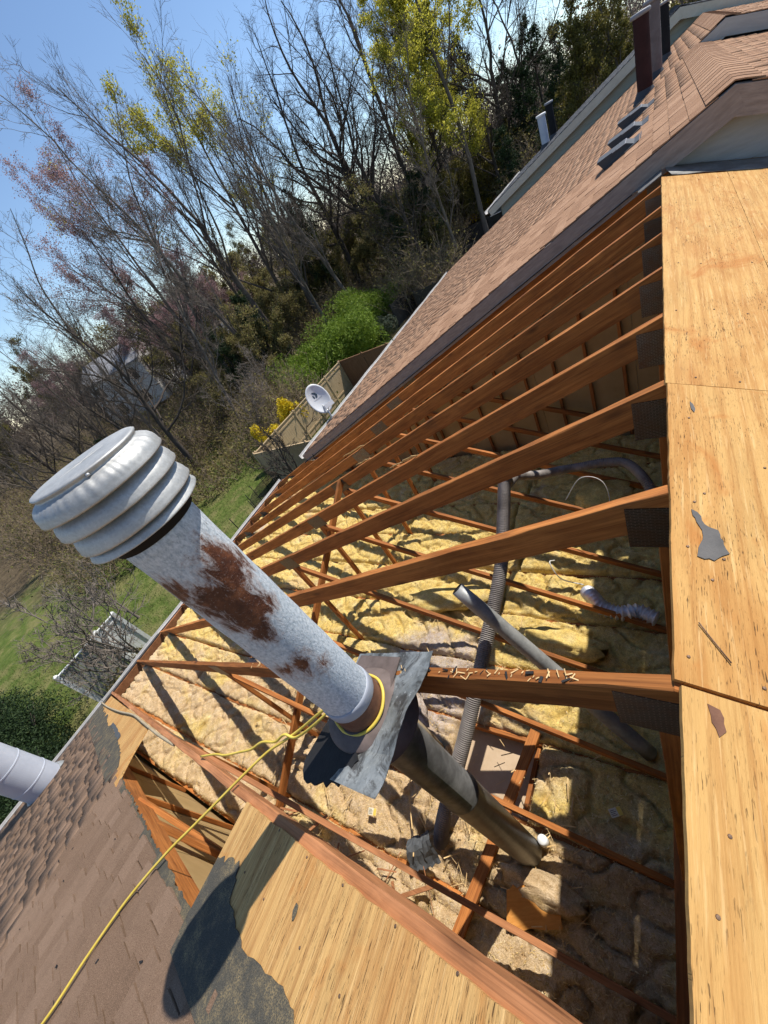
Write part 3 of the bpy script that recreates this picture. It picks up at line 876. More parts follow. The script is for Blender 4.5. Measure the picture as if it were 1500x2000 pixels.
for k, ya, yb in bays:
    cuts = [-7.72, -5.9, -3.62, -1.72, 0.15, 2.4]
    cuts = [c + (rnd.uniform(-0.22, 0.22) if 0 < i < 5 else 0) for i, c in enumerate(cuts)]
    if yb - ya < 0.12: continue
    for i in range(5):
        x0, x1 = cuts[i] + 0.008, cuts[i + 1] - 0.008
        if k == 0 and i == 2: x1 = -1.82
        if k == 0 and i == 3: x0 = -1.05
        amp = 0.034 if k > 1 else 0.022
        o = batt(x0, x1, ya, yb, k * 7.3 + i * 1.9, -3.965 + rnd.uniform(-0.015, 0.02), amp)
        tag(o, 'yellow insulation batt %s, %s' % (BAYN[k], POSN[i]), 'insulation', 'insulation batts between the trusses')
# loose fibres standing off the batts
tops = np.vstack(TOPS)
tops = tops[(tops[:, 0] > -7.2)]
nfb = 110000
pk = tops[nrg.integers(0, len(tops), nfb)] + nrg.normal(0, 0.006, (nfb, 3)) * np.array([1, 1, 0.3])
aa = nrg.uniform(0, 2 * np.pi, nfb)
ln = nrg.uniform(0.010, 0.034, nfb)
dv = np.stack([np.cos(aa) * ln, np.sin(aa) * ln, nrg.uniform(0.0, 0.016, nfb)], 1)
sv = np.stack([-np.sin(aa), np.cos(aa), np.zeros(nfb)], 1) * nrg.uniform(0.001, 0.0035, nfb)[:, None]
V = np.stack([pk - sv, pk + sv, pk + dv], 1).reshape(-1, 3)
o = put('insulation_fibres', V, np.arange(nfb * 3).reshape(nfb, 3), 'fibre')
tag(o, 'fuzz of loose glass fibres over the attic insulation', 'insulation', kind='stuff')
# loose folded-over pieces of batt
for (x, y, z, sx, sy, rz, lb) in ((-2.35, 2.35, -3.86, 0.55, 0.17, 0.25, 'torn loose roll of insulation lying over the batts past the leaning pipe'),
                                  (-1.0, 2.0, -3.88, 0.40, 0.15, -0.1, 'folded insulation strip near the silver duct'),
                                  (-0.75, 3.9, -3.72, 0.30, 0.24, 0.4, 'crumpled insulation lump over the far silver duct'),
                                  (-2.6, 1.1, -3.88, 0.5, 0.2, -0.35, 'grey dusty insulation fold behind the zinc flashing'),
                                  (-0.86, 0.13, -3.93, 0.30, 0.10, 0.0, 'insulation collar bunched against the foot of the flue')):
    vs, fs = [], []
    nu, nv = 22, 14
    for j in range(nv + 1):
        for i in range(nu):
            a = 2 * math.pi * i / nu; ph = math.pi * (j / nv - 0.5)
            d = Vector((math.cos(ph) * math.cos(a), math.cos(ph) * math.sin(a), math.sin(ph)))
            f = 1 + 0.35 * noise.noise((d.x * 2.2 + x, d.y * 2.2 + y, d.z * 2.2)) + 0.16 * noise.noise((d.x * 7, d.y * 7 + x, d.z * 7))
            vs.append((d.x * sx * f, d.y * sy * f, d.z * 0.085 * f))
    for j in range(nv):
        for i in range(nu):
            fs.append((j * nu + i, j * nu + (i + 1) % nu, (j + 1) * nu + (i + 1) % nu, (j + 1) * nu + i))
    o = put('insulation_scrap', vs, fs, 'insul', None, Matrix.Translation((x, y, z)) @ Matrix.Rotation(rz, 4, 'Z'), True)
    tag(o, lb, 'insulation', 'loose insulation scraps')

# ------------------------------------------------------------------ the rusty flue pipe
AX, AY, AB = -1.01, 0.312, -1.40
flue = thing('flue_pipe', (AX, AY, AB), 'tall round flue pipe, grey paint over rust, ringed metal cap', 'flue pipe')
def seam_prof(r, z0, z1, n):
    return [(r + 0.0006 * math.sin(i * 1.7), z0 + (z1 - z0) * i / n) for i in range(n + 1)]
lathe('pipe', [(0.0962, -1.285 - AB)] + [(r, z) for r, z in seam_prof(0.096, -1.285 - AB, -0.30 - AB, 24)], (AX, AY, AB), 'flue', flue, 64)
lathe('band', [(0.0962, -1.205 - AB), (0.0995, -1.206 - AB), (0.101, -1.218 - AB), (0.101, -1.252 - AB), (0.0985, -1.256 - AB)], (AX, AY, AB), 'greypipe', flue, 64, False, False)
lathe('rust_collar', [(0.1005, -1.372 - AB), (0.1000, -1.250 - AB)], (AX, AY, AB), 'rustcol', flue, 64, False, False)
# cap: lid over three flared rings
z0 = -0.118 - AB
def crimped(name, prof, crimp, seed):
    """lathe whose profile rows in `crimp` are pleated and a little dented"""
    n = 240
    vs, fs = lathe_vf([(max(r, 0.0001), z0 + z) for r, z in prof], n, False, False)
    out = []
    for k, (x, y, z) in enumerate(vs):
        row, i = divmod(k, n)
        a = 2 * math.pi * i / n
        f = 1 + crimp.get(row, 0) * (math.sin(a * 46 + 2.5 * math.sin(a * 5)) * 0.6 + noise.noise((math.cos(a) * 14, math.sin(a) * 14, seed)) * 1.2)
        f += 0.010 * noise.noise((math.cos(a) * 1.6, math.sin(a) * 1.6, seed + row * 0.05)) * (1 if row > 3 else 0.3)
        out.append((x * f, y * f, z + 0.0015 * noise.noise((math.cos(a) * 2, math.sin(a) * 2, seed + 7))))
    return put(name, out, fs, 'galv_cap', flue, Matrix.Translation((AX, AY, AB)), True)
lid = [(0.0, 0.0), (0.06, 0.0005), (0.112, -0.0005), (0.1195, -0.0012), (0.1222, -0.0035), (0.1215, -0.0065), (0.1192, -0.0090), (0.1180, -0.0125), (0.1200, -0.0150), (0.1275, -0.0180), (0.1360, -0.0240),
       (0.1420, -0.0320), (0.1452, -0.0410), (0.1462, -0.0490), (0.1478, -0.0535), (0.1470, -0.0565), (0.1432, -0.0555), (0.136, -0.046), (0.112, -0.044)]
crimped('cap_lid', lid, {8: 0.006, 9: 0.010, 10: 0.009, 11: 0.006, 12: 0.003}, 1.0)
for i, (zz, R1, hh) in enumerate(((-0.0585, 0.1448, 0.0410), (-0.1040, 0.1430, 0.0415), (-0.1500, 0.1412, 0.0200))):
    ring = [(0.106, 0.004), (0.118, 0.0035), (0.1235, 0.0015), (0.1275, -0.10 * hh), (0.1345, -0.24 * hh), (R1 - 0.005, -0.42 * hh), (R1 - 0.0015, -0.62 * hh), (R1 - 0.0005, -0.80 * hh), (R1 + 0.0015, -0.93 * hh), (R1 + 0.0005, -hh), (R1 - 0.004, -0.95 * hh), (0.132, -0.6 * hh), (0.106, -0.55 * hh)]
    crimped('cap_ring', [(r, zz + z) for r, z in ring], {3: 0.004, 4: 0.006, 5: 0.003}, 3.0 + i)
lathe('cap_neck', [(0.100, z0 - 0.20), (0.104, z0 - 0.20), (0.104, z0 - 0.04), (0.09, z0 - 0.03)], (AX, AY, AB), 'blackpipe', flue, 48, False, False)  # black colour paints the shade in the gaps between the rings
for a in (0.2, 2.3, 4.4):
    p = Vector((AX + 0.1205 * math.cos(a - 0.6), AY + 0.1205 * math.sin(a - 0.6), AB + z0 - 0.013))
    lathe('cap_screw', [(0.0001, 0.006), (0.004, 0.005), (0.005, 0.0)], p, 'steel', flue, 8)
# storm collar on the flashing plate
lathe('storm_collar', [(0.100, -1.338 - AB), (0.107, -1.336 - AB), (0.158, -1.362 - AB), (0.163, -1.370 - AB), (0.158, -1.376 - AB)], (AX, AY, AB), 'collar', flue, 64, False, False)
lathe('flashing_cone', [(0.120, -1.355 - AB), (0.150, -1.385 - AB), (0.185, -1.430 - AB), (0.19, -1.46 - AB)], (AX, AY, AB), 'collar', flue, 64, False, False)
# zinc plate lying on the roof slope, its ridge-side edge curled
nx, ny = 22, 24
vs, fs = [], []
for side in (0, 1):
    for j in range(ny + 1):
        for i in range(nx + 1):
            u, v = i / nx, j / ny
            X = -1.235 + 0.475 * u
            Yp = 0.055 + 0.50 * v
            curl = max(0, (u - 0.62) / 0.38)
            bulge = 0.045 * math.sin(math.pi * v) * curl
            z = -H + T * (X - XR) + 0.004 + 0.055 * curl ** 2 * (0.3 + 1.0 * math.sin(math.pi * min(1, v * 1.1)) ** 2) + 0.009 * noise.noise((X * 7, Yp * 7, 1)) + 0.006 * noise.noise((X * 19, Yp * 19, 4))
            z += 0.03 * max(0, 0.25 - v) / 0.25 * u
            vs.append((X + bulge * 0.4 - AX, Yp - AY, z - AB - 0.0025 * side))
m = (nx + 1) * (ny + 1)
hole = lambda i, j: ((-1.235 + 0.475 * (i + 0.5) / nx - AX) ** 2 + (0.055 + 0.5 * (j + 0.5) / ny - AY) ** 2) < 0.10 ** 2
for side in (0, 1):
    for j in range(ny):
        for i in range(nx):
            if hole(i, j): continue
            a = side * m + j * (nx + 1) + i
            f = (a, a + 1, a + nx + 2, a + nx + 1)
            fs.append(f if side == 0 else tuple(reversed(f)))
ring = [i for i in range(nx + 1)] + [j * (nx + 1) + nx for j in range(1, ny + 1)] + [ny * (nx + 1) + i for i in range(nx - 1, -1, -1)] + [j * (nx + 1) for j in range(ny - 1, 0, -1)]
for i in range(len(ring)):
    a, b2 = ring[i], ring[(i + 1) % len(ring)]
    fs.append((b2, a, m + a, m + b2))
put('flashing_plate', vs, fs, 'flash', flue, Matrix.Translation((AX, AY, AB)))
r5 = random.Random(5)
tp = ragged((-0.02 + AY - 0.10, slope_of(-1.13)), (0.10, slope_of(-0.97)), 0.02, 0.010, r5)
tp = [(0.20, slope_of(-1.14)), (0.19, slope_of(-0.99))] + ragged((0.14, slope_of(-0.93)), (0.045, slope_of(-0.98)), 0.025, 0.008, r5) + ragged((0.045, slope_of(-0.98)), (0.02, slope_of(-1.20)), 0.025, 0.012, r5) + \
     ragged((0.02, slope_of(-1.20)), (0.10, slope_of(-1.275)), 0.03, 0.008, r5) + [(0.24, slope_of(-1.22))]
vs, fs = prism_vf(tp, 0.010, 0.016)
put('tar_paper_and_shade', vs, fs, 'tar', flue, FL)
tp = [(0.30, slope_of(-0.90)), (0.53, slope_of(-0.93)), (0.54, slope_of(-1.20)), (0.40, slope_of(-1.22)), (0.36, slope_of(-1.13)), (0.40, slope_of(-1.02))]
vs, fs = prism_vf(tp, 0.0085, 0.012)
put('tar_paper_and_shade', vs, fs, 'collar', flue, FL)
# the flue below the roof
lathe('lower_pipe', [(0.101, -2.55), (0.101, -1.07), (0.1045, -1.065), (0.1045, -1.045), (0.100, -1.04), (0.100, 0.06)], (AX, AY, AB), 'galv_brown', flue, 56, True, False)

# ------------------------------------------------------------------ other pipes and ducts in the attic
def ribbed(name, ctrl, rad, pitch, depth, mat, label, cat='duct', n=22, sub=14):
    P = catmull(ctrl, sub)
    # resample
    L = [0]
    for i in range(1, len(P)): L.append(L[-1] + (P[i] - P[i - 1]).length)
    tot = L[-1]; cnt = int(tot / (pitch / 3))
    Q = []; k = 0
    for i in range(cnt + 1):
        s = tot * i / cnt
        while k < len(L) - 2 and L[k + 1] < s: k += 1
        t = (s - L[k]) / max(1e-6, L[k + 1] - L[k])
        Q.append(P[k].lerp(P[k + 1], t))
    o = tube(name, Q, lambda i: rad + (depth if i % 3 == 1 else 0) - (depth * 0.6 if i % 3 == 0 else 0), mat, None, n, smooth=False)
    return tag(o, label, cat, 'attic ducts and pipes')
ribbed('flexible_duct', [(-1.345, 2.84, -2.50), (-1.30, 2.45, -2.62), (-1.28, 2.0, -2.80), (-1.36, 1.4, -3.08), (-1.47, 0.85, -3.40), (-1.60, 0.42, -3.70), (-1.66, 0.20, -3.86), (-1.70, 0.10, -4.02)],
       0.057, 0.016, 0.0045, 'duct_grey', 'long ribbed grey flexible duct sloping down across the attic opening')
lathe('duct_collar', [(0.064, -0.02), (0.064, 0.07), (0.060, 0.075)], (-1.345, 2.90, -2.53), 'galv_brown', None, 32)
tag(bpy.data.objects['duct_collar'], 'dark metal collar at the upper end of the ribbed grey duct', 'collar', 'attic ducts and pipes')
ribbed('flexible_duct', [(-1.36, 2.92, -2.58), (-1.42, 3.35, -2.85), (-1.34, 3.75, -3.2), (-1.12, 3.98, -3.35), (-0.92, 4.02, -3.36), (-0.68, 4.04, -3.35), (-0.45, 3.98, -3.35), (-0.26, 3.72, -3.45), (-0.2, 3.55, -3.7)], 0.05, 0.02, 0.004, 'duct_grey',
       'thin flexible duct coloured dull for the shade, running towards the ridge')  # silver duct in dull grey: the attic shade is put into its colour
ribbed('flexible_duct', [(-0.80, 2.60, -3.86), (-0.735, 2.50, -3.80), (-0.63, 2.38, -3.79), (-0.47, 2.35, -3.80), (-0.35, 2.40, -3.82), (-0.2, 2.35, -3.84)], 0.062, 0.040, 0.015, 'foil',
       'crinkled shiny silver duct curled on the insulation by the king posts')
# leaning steel pipe
P0, P1 = Vector((-1.455, 1.62, -2.50)), Vector((-0.25, 1.22, -3.93))
o = tube('steel_pipe', [P0.lerp(P1, i / 12) for i in range(13)], lambda i: 0.060 - (0.004 if i == 0 else 0), 'galv', None, 32)
tag(o, 'smooth grey steel vent pipe leaning free in the attic, open top end', 'pipe', 'attic ducts and pipes')
ax = (P1 - P0).normalized()
q = P0 - ax * 0.002
vs, fs = tube_vf([q, q + ax * 0.03], 0.050, 28)
rim = put('bore_shade', vs, fs, 'blackpipe', o, None, True)  # black plug painting the dark hollow of the open end
# stub of wrapped duct
lathe('duct_stub', [(0.068, -0.75), (0.070, -0.02), (0.064, 0.0), (0.058, -0.01), (0.056, -0.3)], (-1.93, 0.75, -3.28), 'duct_tan', None, 32, True, False)
tag(bpy.data.objects['duct_stub'], 'short tan wrapped duct standing behind the zinc flashing', 'duct', 'attic ducts and pipes')
lathe('pipe_cap', [(0.0001, 0.10), (0.028, 0.098), (0.036, 0.085), (0.038, 0.05), (0.036, 0.0)], (-0.905, 0.405, -3.96), 'pvc', None, 24)
tag(bpy.data.objects['pipe_cap'], 'small white plastic cap at the foot of the flue', 'cap')

def wire(name, ctrl, rad, mat, label, cat='wire', group=None, n=6, sub=8):
    return tag(tube(name, catmull(ctrl, sub), rad, mat, None, n), label, cat, group)
wire('loose_wire', [(-0.98, 3.3, -3.2), (-0.80, 3.35, -2.95), (-0.60, 3.3, -2.98), (-0.56, 3.2, -3.25), (-0.66, 3.05, -3.45), (-0.85, 3.0, -3.3)], 0.004, 'wire', 'thin pale wire looped in the shaded attic by the silver duct', 'wire', 'loose attic wires')
wire('loose_wire', [(-1.16, 2.95, -3.8), (-1.18, 2.85, -3.72), (-1.08, 2.75, -3.86), (-0.85, 2.7, -3.88)], 0.006, 'wire', 'short white wire on the insulation near the crinkled silver duct', 'wire', 'loose attic wires')
wire('loose_wire', [(-2.0, 0.62, -3.86), (-2.06, 0.42, -3.86), (-2.0, 0.25, -3.88), (-1.86, 0.02, -3.86), (-1.8, -0.06, -3.8)], 0.006, 'splinter', 'pale stiff cable on the insulation below the flashing', 'wire', 'loose attic wires')
# orange veneer, roll scrap, paper, bare board
pts = ragged((-0.20, -0.10), (0.17, -0.13), 0.05, 0.012, r5) + ragged((0.17, -0.13), (0.20, 0.02), 0.05, 0.012, r5) + ragged((0.20, 0.02), (0.10, 0.13), 0.03, 0.018, r5) + ragged((0.10, 0.13), (-0.17, 0.10), 0.03, 0.02, r5)
vs, fs = prism_vf(pts, 0, 0.009)
tag(put('veneer_scrap', vs, fs, 'osb', None, Matrix.Translation((-0.93, 0.02, -3.90)) @ Matrix.Rotation(0.5, 4, 'Z') @ Matrix.Rotation(0.25, 4, 'X')), 'broken orange plywood scrap lying in the insulation near the flue foot', 'scrap', 'debris in the attic')
vs, fs = [], []
for j in range(9):
    for i in range(11):
        u, v = i / 10 - 0.5, j / 8 - 0.5
        ju, jv = (0.018 * noise.noise((i * 0.9, j * 0.7, 2)), 0.018 * noise.noise((i * 0.8, j * 0.9, 6)))
        z = 0.10 * max(0, u) ** 1.2 + 0.05 * math.sin(v * 5 + 1) + 0.015 * noise.noise((i * 0.6, j * 0.6, 9))
        vs.append((0.24 * u * (1 - 0.35 * v) + ju, 0.21 * v + jv, z))
for j in range(8):
    for i in range(10):
        q_ = j * 11 + i
        fs.append((q_, q_ + 1, q_ + 12, q_ + 11))
nv_ = len(vs)
vs += [(x, y, z - 0.004) for x, y, z in vs]
fs += [tuple(nv_ + k for k in reversed(f)) for f in fs]
tag(put('roll_scrap', vs, fs, 'slate', None, Matrix.Translation((-1.77, 0.0, -3.85)) @ Matrix.Rotation(0.6, 4, 'Z')), 'dark grey curled roofing scrap at the end of the ribbed duct', 'scrap', 'debris in the attic')
for (x, y, rz, lb, yc) in ((-0.45, 0.75, 0.6, 'small printed yellow and white card in the dark bay', 'yellowp'), (-2.34, 0.08, 0.2, 'small yellow and white label below the flashing', 'yellowp')):
    t = thing('paper_label', (x, y, -3.89), lb, 'label', 'debris in the attic')
    mw = Matrix.Translation((x, y, -3.89)) @ Matrix.Rotation(rz, 4, 'Z') @ Matrix.Rotation(0.15, 4, 'X')
    put('card', boxv(-0.042, 0.042, -0.027, 0.027, 0, 0.002), BOXF, 'paper', t, mw)
    put('stripe', boxv(0.012, 0.041, -0.026, 0.026, 0.0025, 0.0032), BOXF, yc, t, mw)
    for i in range(4):
        put('print_line', boxv(-0.036, 0.002 - 0.008 * (i % 2), -0.018 + i * 0.010, -0.014 + i * 0.010, 0.0025, 0.0032), BOXF, 'collar', t, mw)

def sticks(name, boxes, cnt, zf, mat, label, lmin=0.03, lmax=0.16, wmax=0.008, seed=1):
    r = random.Random(seed)
    vs, fs = [], []
    for _ in range(cnt):
        x0, x1, y0, y1 = r.choice(boxes)
        x, y = r.uniform(x0, x1), r.uniform(y0, y1)
        L = r.uniform(lmin, lmax) / 2; wd = r.uniform(0.002, wmax) / 2
        mw = Matrix.Translation((x, y, zf(x, y) + 0.005)) @ Matrix.Rotation(r.uniform(0, 6.28), 4, 'Z') @ Matrix.Rotation(r.uniform(-0.25, 0.25), 4, 'Y')
        b0 = len(vs)
        for v in boxv(-L, L, -wd, wd, 0, wd): vs.append(tuple(mw @ Vector(v)))
        for f in BOXF: fs.append(tuple(b0 + i for i in f))
    o = put(name, vs, fs, mat)
    return tag(o, label, 'debris', kind='stuff')
sticks('splinters', [(-3.2, -0.5, -0.1, 2.2), (-1.9, -0.6, -0.1, 0.9), (-4.5, -2.5, -0.4, 0.6)], 260, lambda x, y: -3.925, 'splinter', 'wood splinters strewn over the attic insulation', seed=4)
sticks('splinters', [(-2.5, -0.2, Y0 - 0.036, Y0 - 0.004)], 110, lambda x, y: -H + T * (x - XR) - 0.001, 'splinter', 'splinters caught on the truss beside the flue', 0.006, 0.026, 0.0035, 8)
sticks('splinters', [(-2.5, -0.2, Y0 - 0.036, Y0 - 0.004)], 30, lambda x, y: -H + T * (x - XR) - 0.002, 'tar', 'dark chips along the truss beside the flue', 0.006, 0.03, 0.008, 18)
sticks('splinters', [(-3.5, -1.6, -0.52, -0.2)], 40, lambda x, y: -3.9, 'lumber_pale', 'broken wood bits in the gap by the near party wall', 0.05, 0.35, 0.03, 9)
sticks('roof_crumbs', [(-6.5, -1.2, -1.8, -0.6)], 60, lambda x, y: -H + T * (x - XR) + 0.012, 'tar', 'small black crumbs on the brown shingles', 0.004, 0.016, 0.008, 13)

# torn wood hanging from chords further off
for (X, k, L, lb) in ((-1.7, 3, 0.30, 'torn pale wood strip on the truss top, nearer the ridge'), (-2.75, 4, 0.22, 'pale splinter standing up from a truss top'), (-3.3, 5, 0.4, 'long pale torn strip along a far truss top')):
    y = Y0 + SP * k - 0.019
    p = on_left(X, y, 0.01)
    pts = ragged((0, -0.02), (L, -0.006), 0.04, 0.01, r5) + ragged((L, 0.006), (0, 0.03), 0.04, 0.012, r5)
    vs, fs = prism_vf(pts, 0, 0.004)
    mw = Matrix.Translation(p) @ Matrix.Rotation(math.pi + 0.15, 4, 'Z') @ Matrix.Rotation(math.atan(T) - 0.12, 4, 'Y') @ Matrix.Rotation(0.9, 4, 'X')
    tag(put('wood_sliver', vs, fs, 'splinter', None, mw), lb, 'sliver', 'torn wood slivers on the trusses')

# ------------------------------------------------------------------ shingles
def tab_vf(wd, expo, raise_):
    """one shingle tab: x across, y down the slope, thick end at the bottom"""
    L = expo + 0.055
    a = wd / 2 - 0.0022
    t0, t1 = 0.004, 0.0085 + raise_
    return [(-a, -0.055, 0.0), (a, -0.055, 0.0), (a, expo, 0.0), (-a, expo, 0.0), (-a + 0.001, -0.055, t0), (a - 0.001, -0.055, t0), (a - 0.0015, expo - 0.002, t1 + 0.004), (-a + 0.0015, expo - 0.002, t1 + 0.004)]

def shingle_roof(parent, F, ya, yb, s0, s1, expo, widths, mat, name, singles, raises, edge_jit=0.0, seed=2, lens=Vector((0, 0, 0)), flip=False, skip=None):
    """tabs in courses; the nearest become parts, the rest one joined part"""
    r = random.Random(seed)
    items = []
    nrow = int((s1 - s0) / expo)
    for i in range(nrow):
        s = s0 + i * expo
        y = ya - r.uniform(0, max(widths))
        end = yb + r.uniform(-edge_jit, edge_jit)
        while y < end - 0.01:
            wd = r.choice(widths)
            a, b2 = max(y, ya), min(y + wd, end)
            y += wd
            if b2 - a < 0.035: continue
            xc = (a + b2) / 2
            if skip and skip(xc, s): continue
            items.append(((-xc if flip else xc), s, b2 - a, r.choice(raises)))
    items.sort(key=lambda q: ((F @ Vector((q[0], q[1], 0))) - lens).length)
    cache = {}
    for (x, s, wd, ra) in items[:singles]:
        key = (round(wd, 2), ra)
        if key not in cache:
            cache[key] = mesh_of(name, tab_vf(key[0], expo, ra), BOXF, mat)
        put_me(name, cache[key], parent, F @ Matrix.Translation((x, s, 0.0)) @ Matrix.Rotation(r.uniform(-0.006, 0.006), 4, 'Z'))
    rest = items[singles:]
    if rest:
        vs, fs = [], []
        for (x, s, wd, ra) in rest:
            b0 = len(vs)
            for v in tab_vf(wd, expo, ra): vs.append((v[0] + x, v[1] + s, v[2]))
            for f in BOXF: fs.append(tuple(b0 + q for q in f))
        o = put(name + '_field', np.array(vs), np.array(fs), mat, parent, F)
        o['kind'] = 'stuff'

def deck(parent, F, ya, yb, s0, s1, mat, z0=-0.02, z1=-0.002, name='roof_deck', flip=False):
    xa, xb = (-yb, -ya) if flip else (ya, yb)
    vs = boxv(xa, xb, s0, s1, z0, z1)
    return put(name, vs, BOXF, mat, parent, F)

# near-left neighbour: brown laminated shingles up to the torn edge
nb = thing('townhouse', (0, -3.4, GZ), 'townhouse under the brown shingled roof in the near corner', 'townhouse')
deck(nb, FL, -6.4, -0.6, 0.0, slope_of(XE), 'ply_left')
deck(nb, FR, -6.4, -0.625, 0.03, 8.9, 'ply', flip=True)
box('wall', -7.95, -7.75, -6.4, -0.66, GZ, -4.25, 'brickwall', nb)
box('party_wall', -7.75, 7.7, -0.72, -0.66, GZ, -4.2, 'brickwall', nb)
fe = ragged((-0.60, slope_of(-0.35)), (-0.53, slope_of(-1.0)), 0.03, 0.008, r5)
# felt showing along the torn edge
FELT = [(-0.62, slope_of(-0.60)), (-0.425, slope_of(-0.60))] + ragged((-0.42, slope_of(-0.76)), (-0.40, slope_of(-0.93)), 0.02, 0.012, r5) + ragged((-0.405, slope_of(-0.93)), (-0.43, slope_of(-1.12)), 0.04, 0.006, r5) + \
    ragged((-0.43, slope_of(-1.12)), (-0.385, slope_of(-1.31)), 0.02, 0.006, r5) + ragged((-0.385, slope_of(-1.31)), (-0.295, slope_of(-1.37)), 0.02, 0.012, r5) + ragged((-0.295, slope_of(-1.37)), (-0.34, slope_of(-1.53)), 0.02, 0.018, r5) + \
    [(-0.34, slope_of(-1.538)), (-0.62, slope_of(-1.545))]
vs, fs = prism_vf(FELT, 0.0155, 0.0185)
put('felt_strip', vs, fs, 'felt', nb, FL)
e2 = ragged((-0.515, slope_of(-1.56)), (-0.545, slope_of(-4.0)), 0.035, 0.012, r5)
vs, fs = prism_vf([(-0.66, slope_of(-1.56))] + e2 + [(-0.545, slope_of(-4.0)), (-0.66, slope_of(-4.0))], -0.0015, 0.003)
put('felt_strip', vs, fs, 'felt', nb, FL)
e3 = ragged((-0.47, slope_of(-4.3)), (-0.39, slope_of(-5.3)), 0.05, 0.02, r5) + ragged((-0.42, slope_of(-5.4)), (-0.36, slope_of(-7.9)), 0.10, 0.03, r5)
vs, fs = prism_vf([(-0.66, slope_of(-4.1)), (-0.52, slope_of(-4.1))] + e3 + [(-0.22, slope_of(-8.25)), (-0.66, slope_of(-8.25))], 0.0155, 0.018)
put('felt_strip', vs, fs, 'felt', nb, FL)
shingle_roof(nb, FL @ Matrix.Translation((0, 0, 0.0)), -2.6, -0.548, slope_of(-0.62), slope_of(-8.33), 0.143, [0.10, 0.13, 0.16, 0.19, 0.24], 'shingle', 'shingle', 300, [0.0, 0.002, 0.008, 0.011], 0.014, 3)
gutter(nb, XE - 0.01, 0, -6.4, -0.31)
box('drip_edge', XE - 0.03, XE + 0.02, -6.4, 1.05, -H + T * (XE - XR) - 0.02, -H + T * (XE - XR) + 0.002, 'drip', nb)

# second pipe out on the eave
p2 = thing('flue_pipe', (-7.45, -1.42, -4.0), 'pale grey round flue near the eave, seams around it', 'flue pipe')
lathe('pipe', [(0.25, -0.1), (0.25, 0.28), (0.254, 0.283), (0.254, 0.30), (0.25, 0.303), (0.25, 0.66), (0.254, 0.663), (0.254, 0.68), (0.25, 0.683), (0.25, 4.2)], (-7.45, -1.42, -3.80), 'whitepipe', p2, 72, True, True, False)
lathe('storm_collar', [(0.252, 0.06), (0.257, 0.06), (0.305, 0.01), (0.31, -0.015), (0.305, -0.02)], (-7.45, -1.42, -3.80), 'galv', p2, 56, False, False)
lathe('flashing_cone', [(0.265, 0.02), (0.36, -0.22)], (-7.45, -1.42, -3.80), 'galv', p2, 56, False, False)
lathe('cap', [(0.25, 4.2), (0.34, 4.22), (0.34, 4.4), (0.0001, 4.5)], (-7.45, -1.42, -3.80), 'whitepipe', p2, 40, False, False)

# felt scraps, dark marks, nails on the plywood
def on_right2(X, Y): return (-Y, (X - XR) / CT)
def scrap(pts, mat, label, F=FR, z=0.0155, th=0.0015):
    cx = sum(p[0] for p in pts) / len(pts); cy = sum(p[1] for p in pts) / len(pts)
    vs, fs = prism_vf([(x - cx, y - cy) for x, y in pts], 0, th)
    o = put('felt_scrap', vs, fs, mat, None, F @ Matrix.Translation((cx, cy, z)))
    return tag(o, label, 'scrap', 'felt scraps stuck to the plywood')
def torn(pts, step=0.012, amp=0.0035):
    out = []
    for i in range(len(pts)):
        out += ragged(pts[i], pts[(i + 1) % len(pts)], step, amp, r5)
    return out
scrap(torn([on_right2(*p) for p in [(0.020, 0.998), (0.033, 0.99), (0.047, 0.948), (0.075, 0.935), (0.083, 0.90), (0.093, 0.860), (0.078, 0.848), (0.060, 0.826), (0.026, 0.830), (0.030, 0.862), (0.040, 0.892), (0.040, 0.925), (0.022, 0.975)]]), 'felt_flat', 'large torn grey felt scrap on the ridge plywood, thin neck at one end')
scrap(torn([on_right2(*p) for p in [(0.036, 1.545), (0.044, 1.53), (0.050, 1.50), (0.046, 1.478), (0.038, 1.50)]]), 'felt_flat', 'small pointed grey felt scrap higher on the ridge plywood')
scrap(torn([on_right2(*p) for p in [(0.025, 0.445), (0.045, 0.44), (0.052, 0.40), (0.040, 0.385), (0.030, 0.41)]]), 'rustcol', 'dark red stain patch on the nearest plywood sheet', FR, 0.0162, 0.0006)
scrap(torn([(-0.257, slope_of(-0.950)), (-0.258, slope_of(-0.936)), (-0.272, slope_of(-0.930)), (-0.290, slope_of(-0.931)), (-0.293, slope_of(-0.938)), (-0.285, slope_of(-0.944)), (-0.276, slope_of(-0.951))], 0.008, 0.0015), 'felt', 'small black felt scrap on the sheet under the flue shadow', FL)
scrap(torn([(-0.42, slope_of(-4.9)), (-0.38, slope_of(-4.9)), (-0.36, slope_of(-5.9)), (-0.40, slope_of(-5.9))], 0.1, 0.01), 'slate', 'black rectangular felt patch on the small eave sheet', FL, 0.0195)
r6 = random.Random(21)
nails = []
for k in range(-1, 9):
    for i in range(7):
        nails.append((FR, -(Y0 + SP * k - 0.02 + r6.uniform(-0.02, 0.02)) if k != 0 else -(Y0 + 0.02 + r6.uniform(-.01, .03)), 0.05 + i * 0.15 + r6.uniform(-0.05, 0.05)))
for i in range(14):
    nails.append((FR, -r6.uniform(-0.05, 1.6), r6.uniform(0.02, 0.3)))
for i in range(12):
    nails.append((FL, -0.14 - r6.uniform(0, 0.03) - (0.15 if i % 2 else 0), 0.15 + i * 0.11 + r6.uniform(-0.03, 0.03)))
nv, nf = lathe_vf([(0.0001, 0.0018), (0.0032, 0.0015), (0.0040, 0.0)], 8)
nme = mesh_of('nail', nv, nf, 'nail')
for F, x, s in nails:
    put_me('nail', nme, house, F @ Matrix.Translation((x, s, 0.0150)))
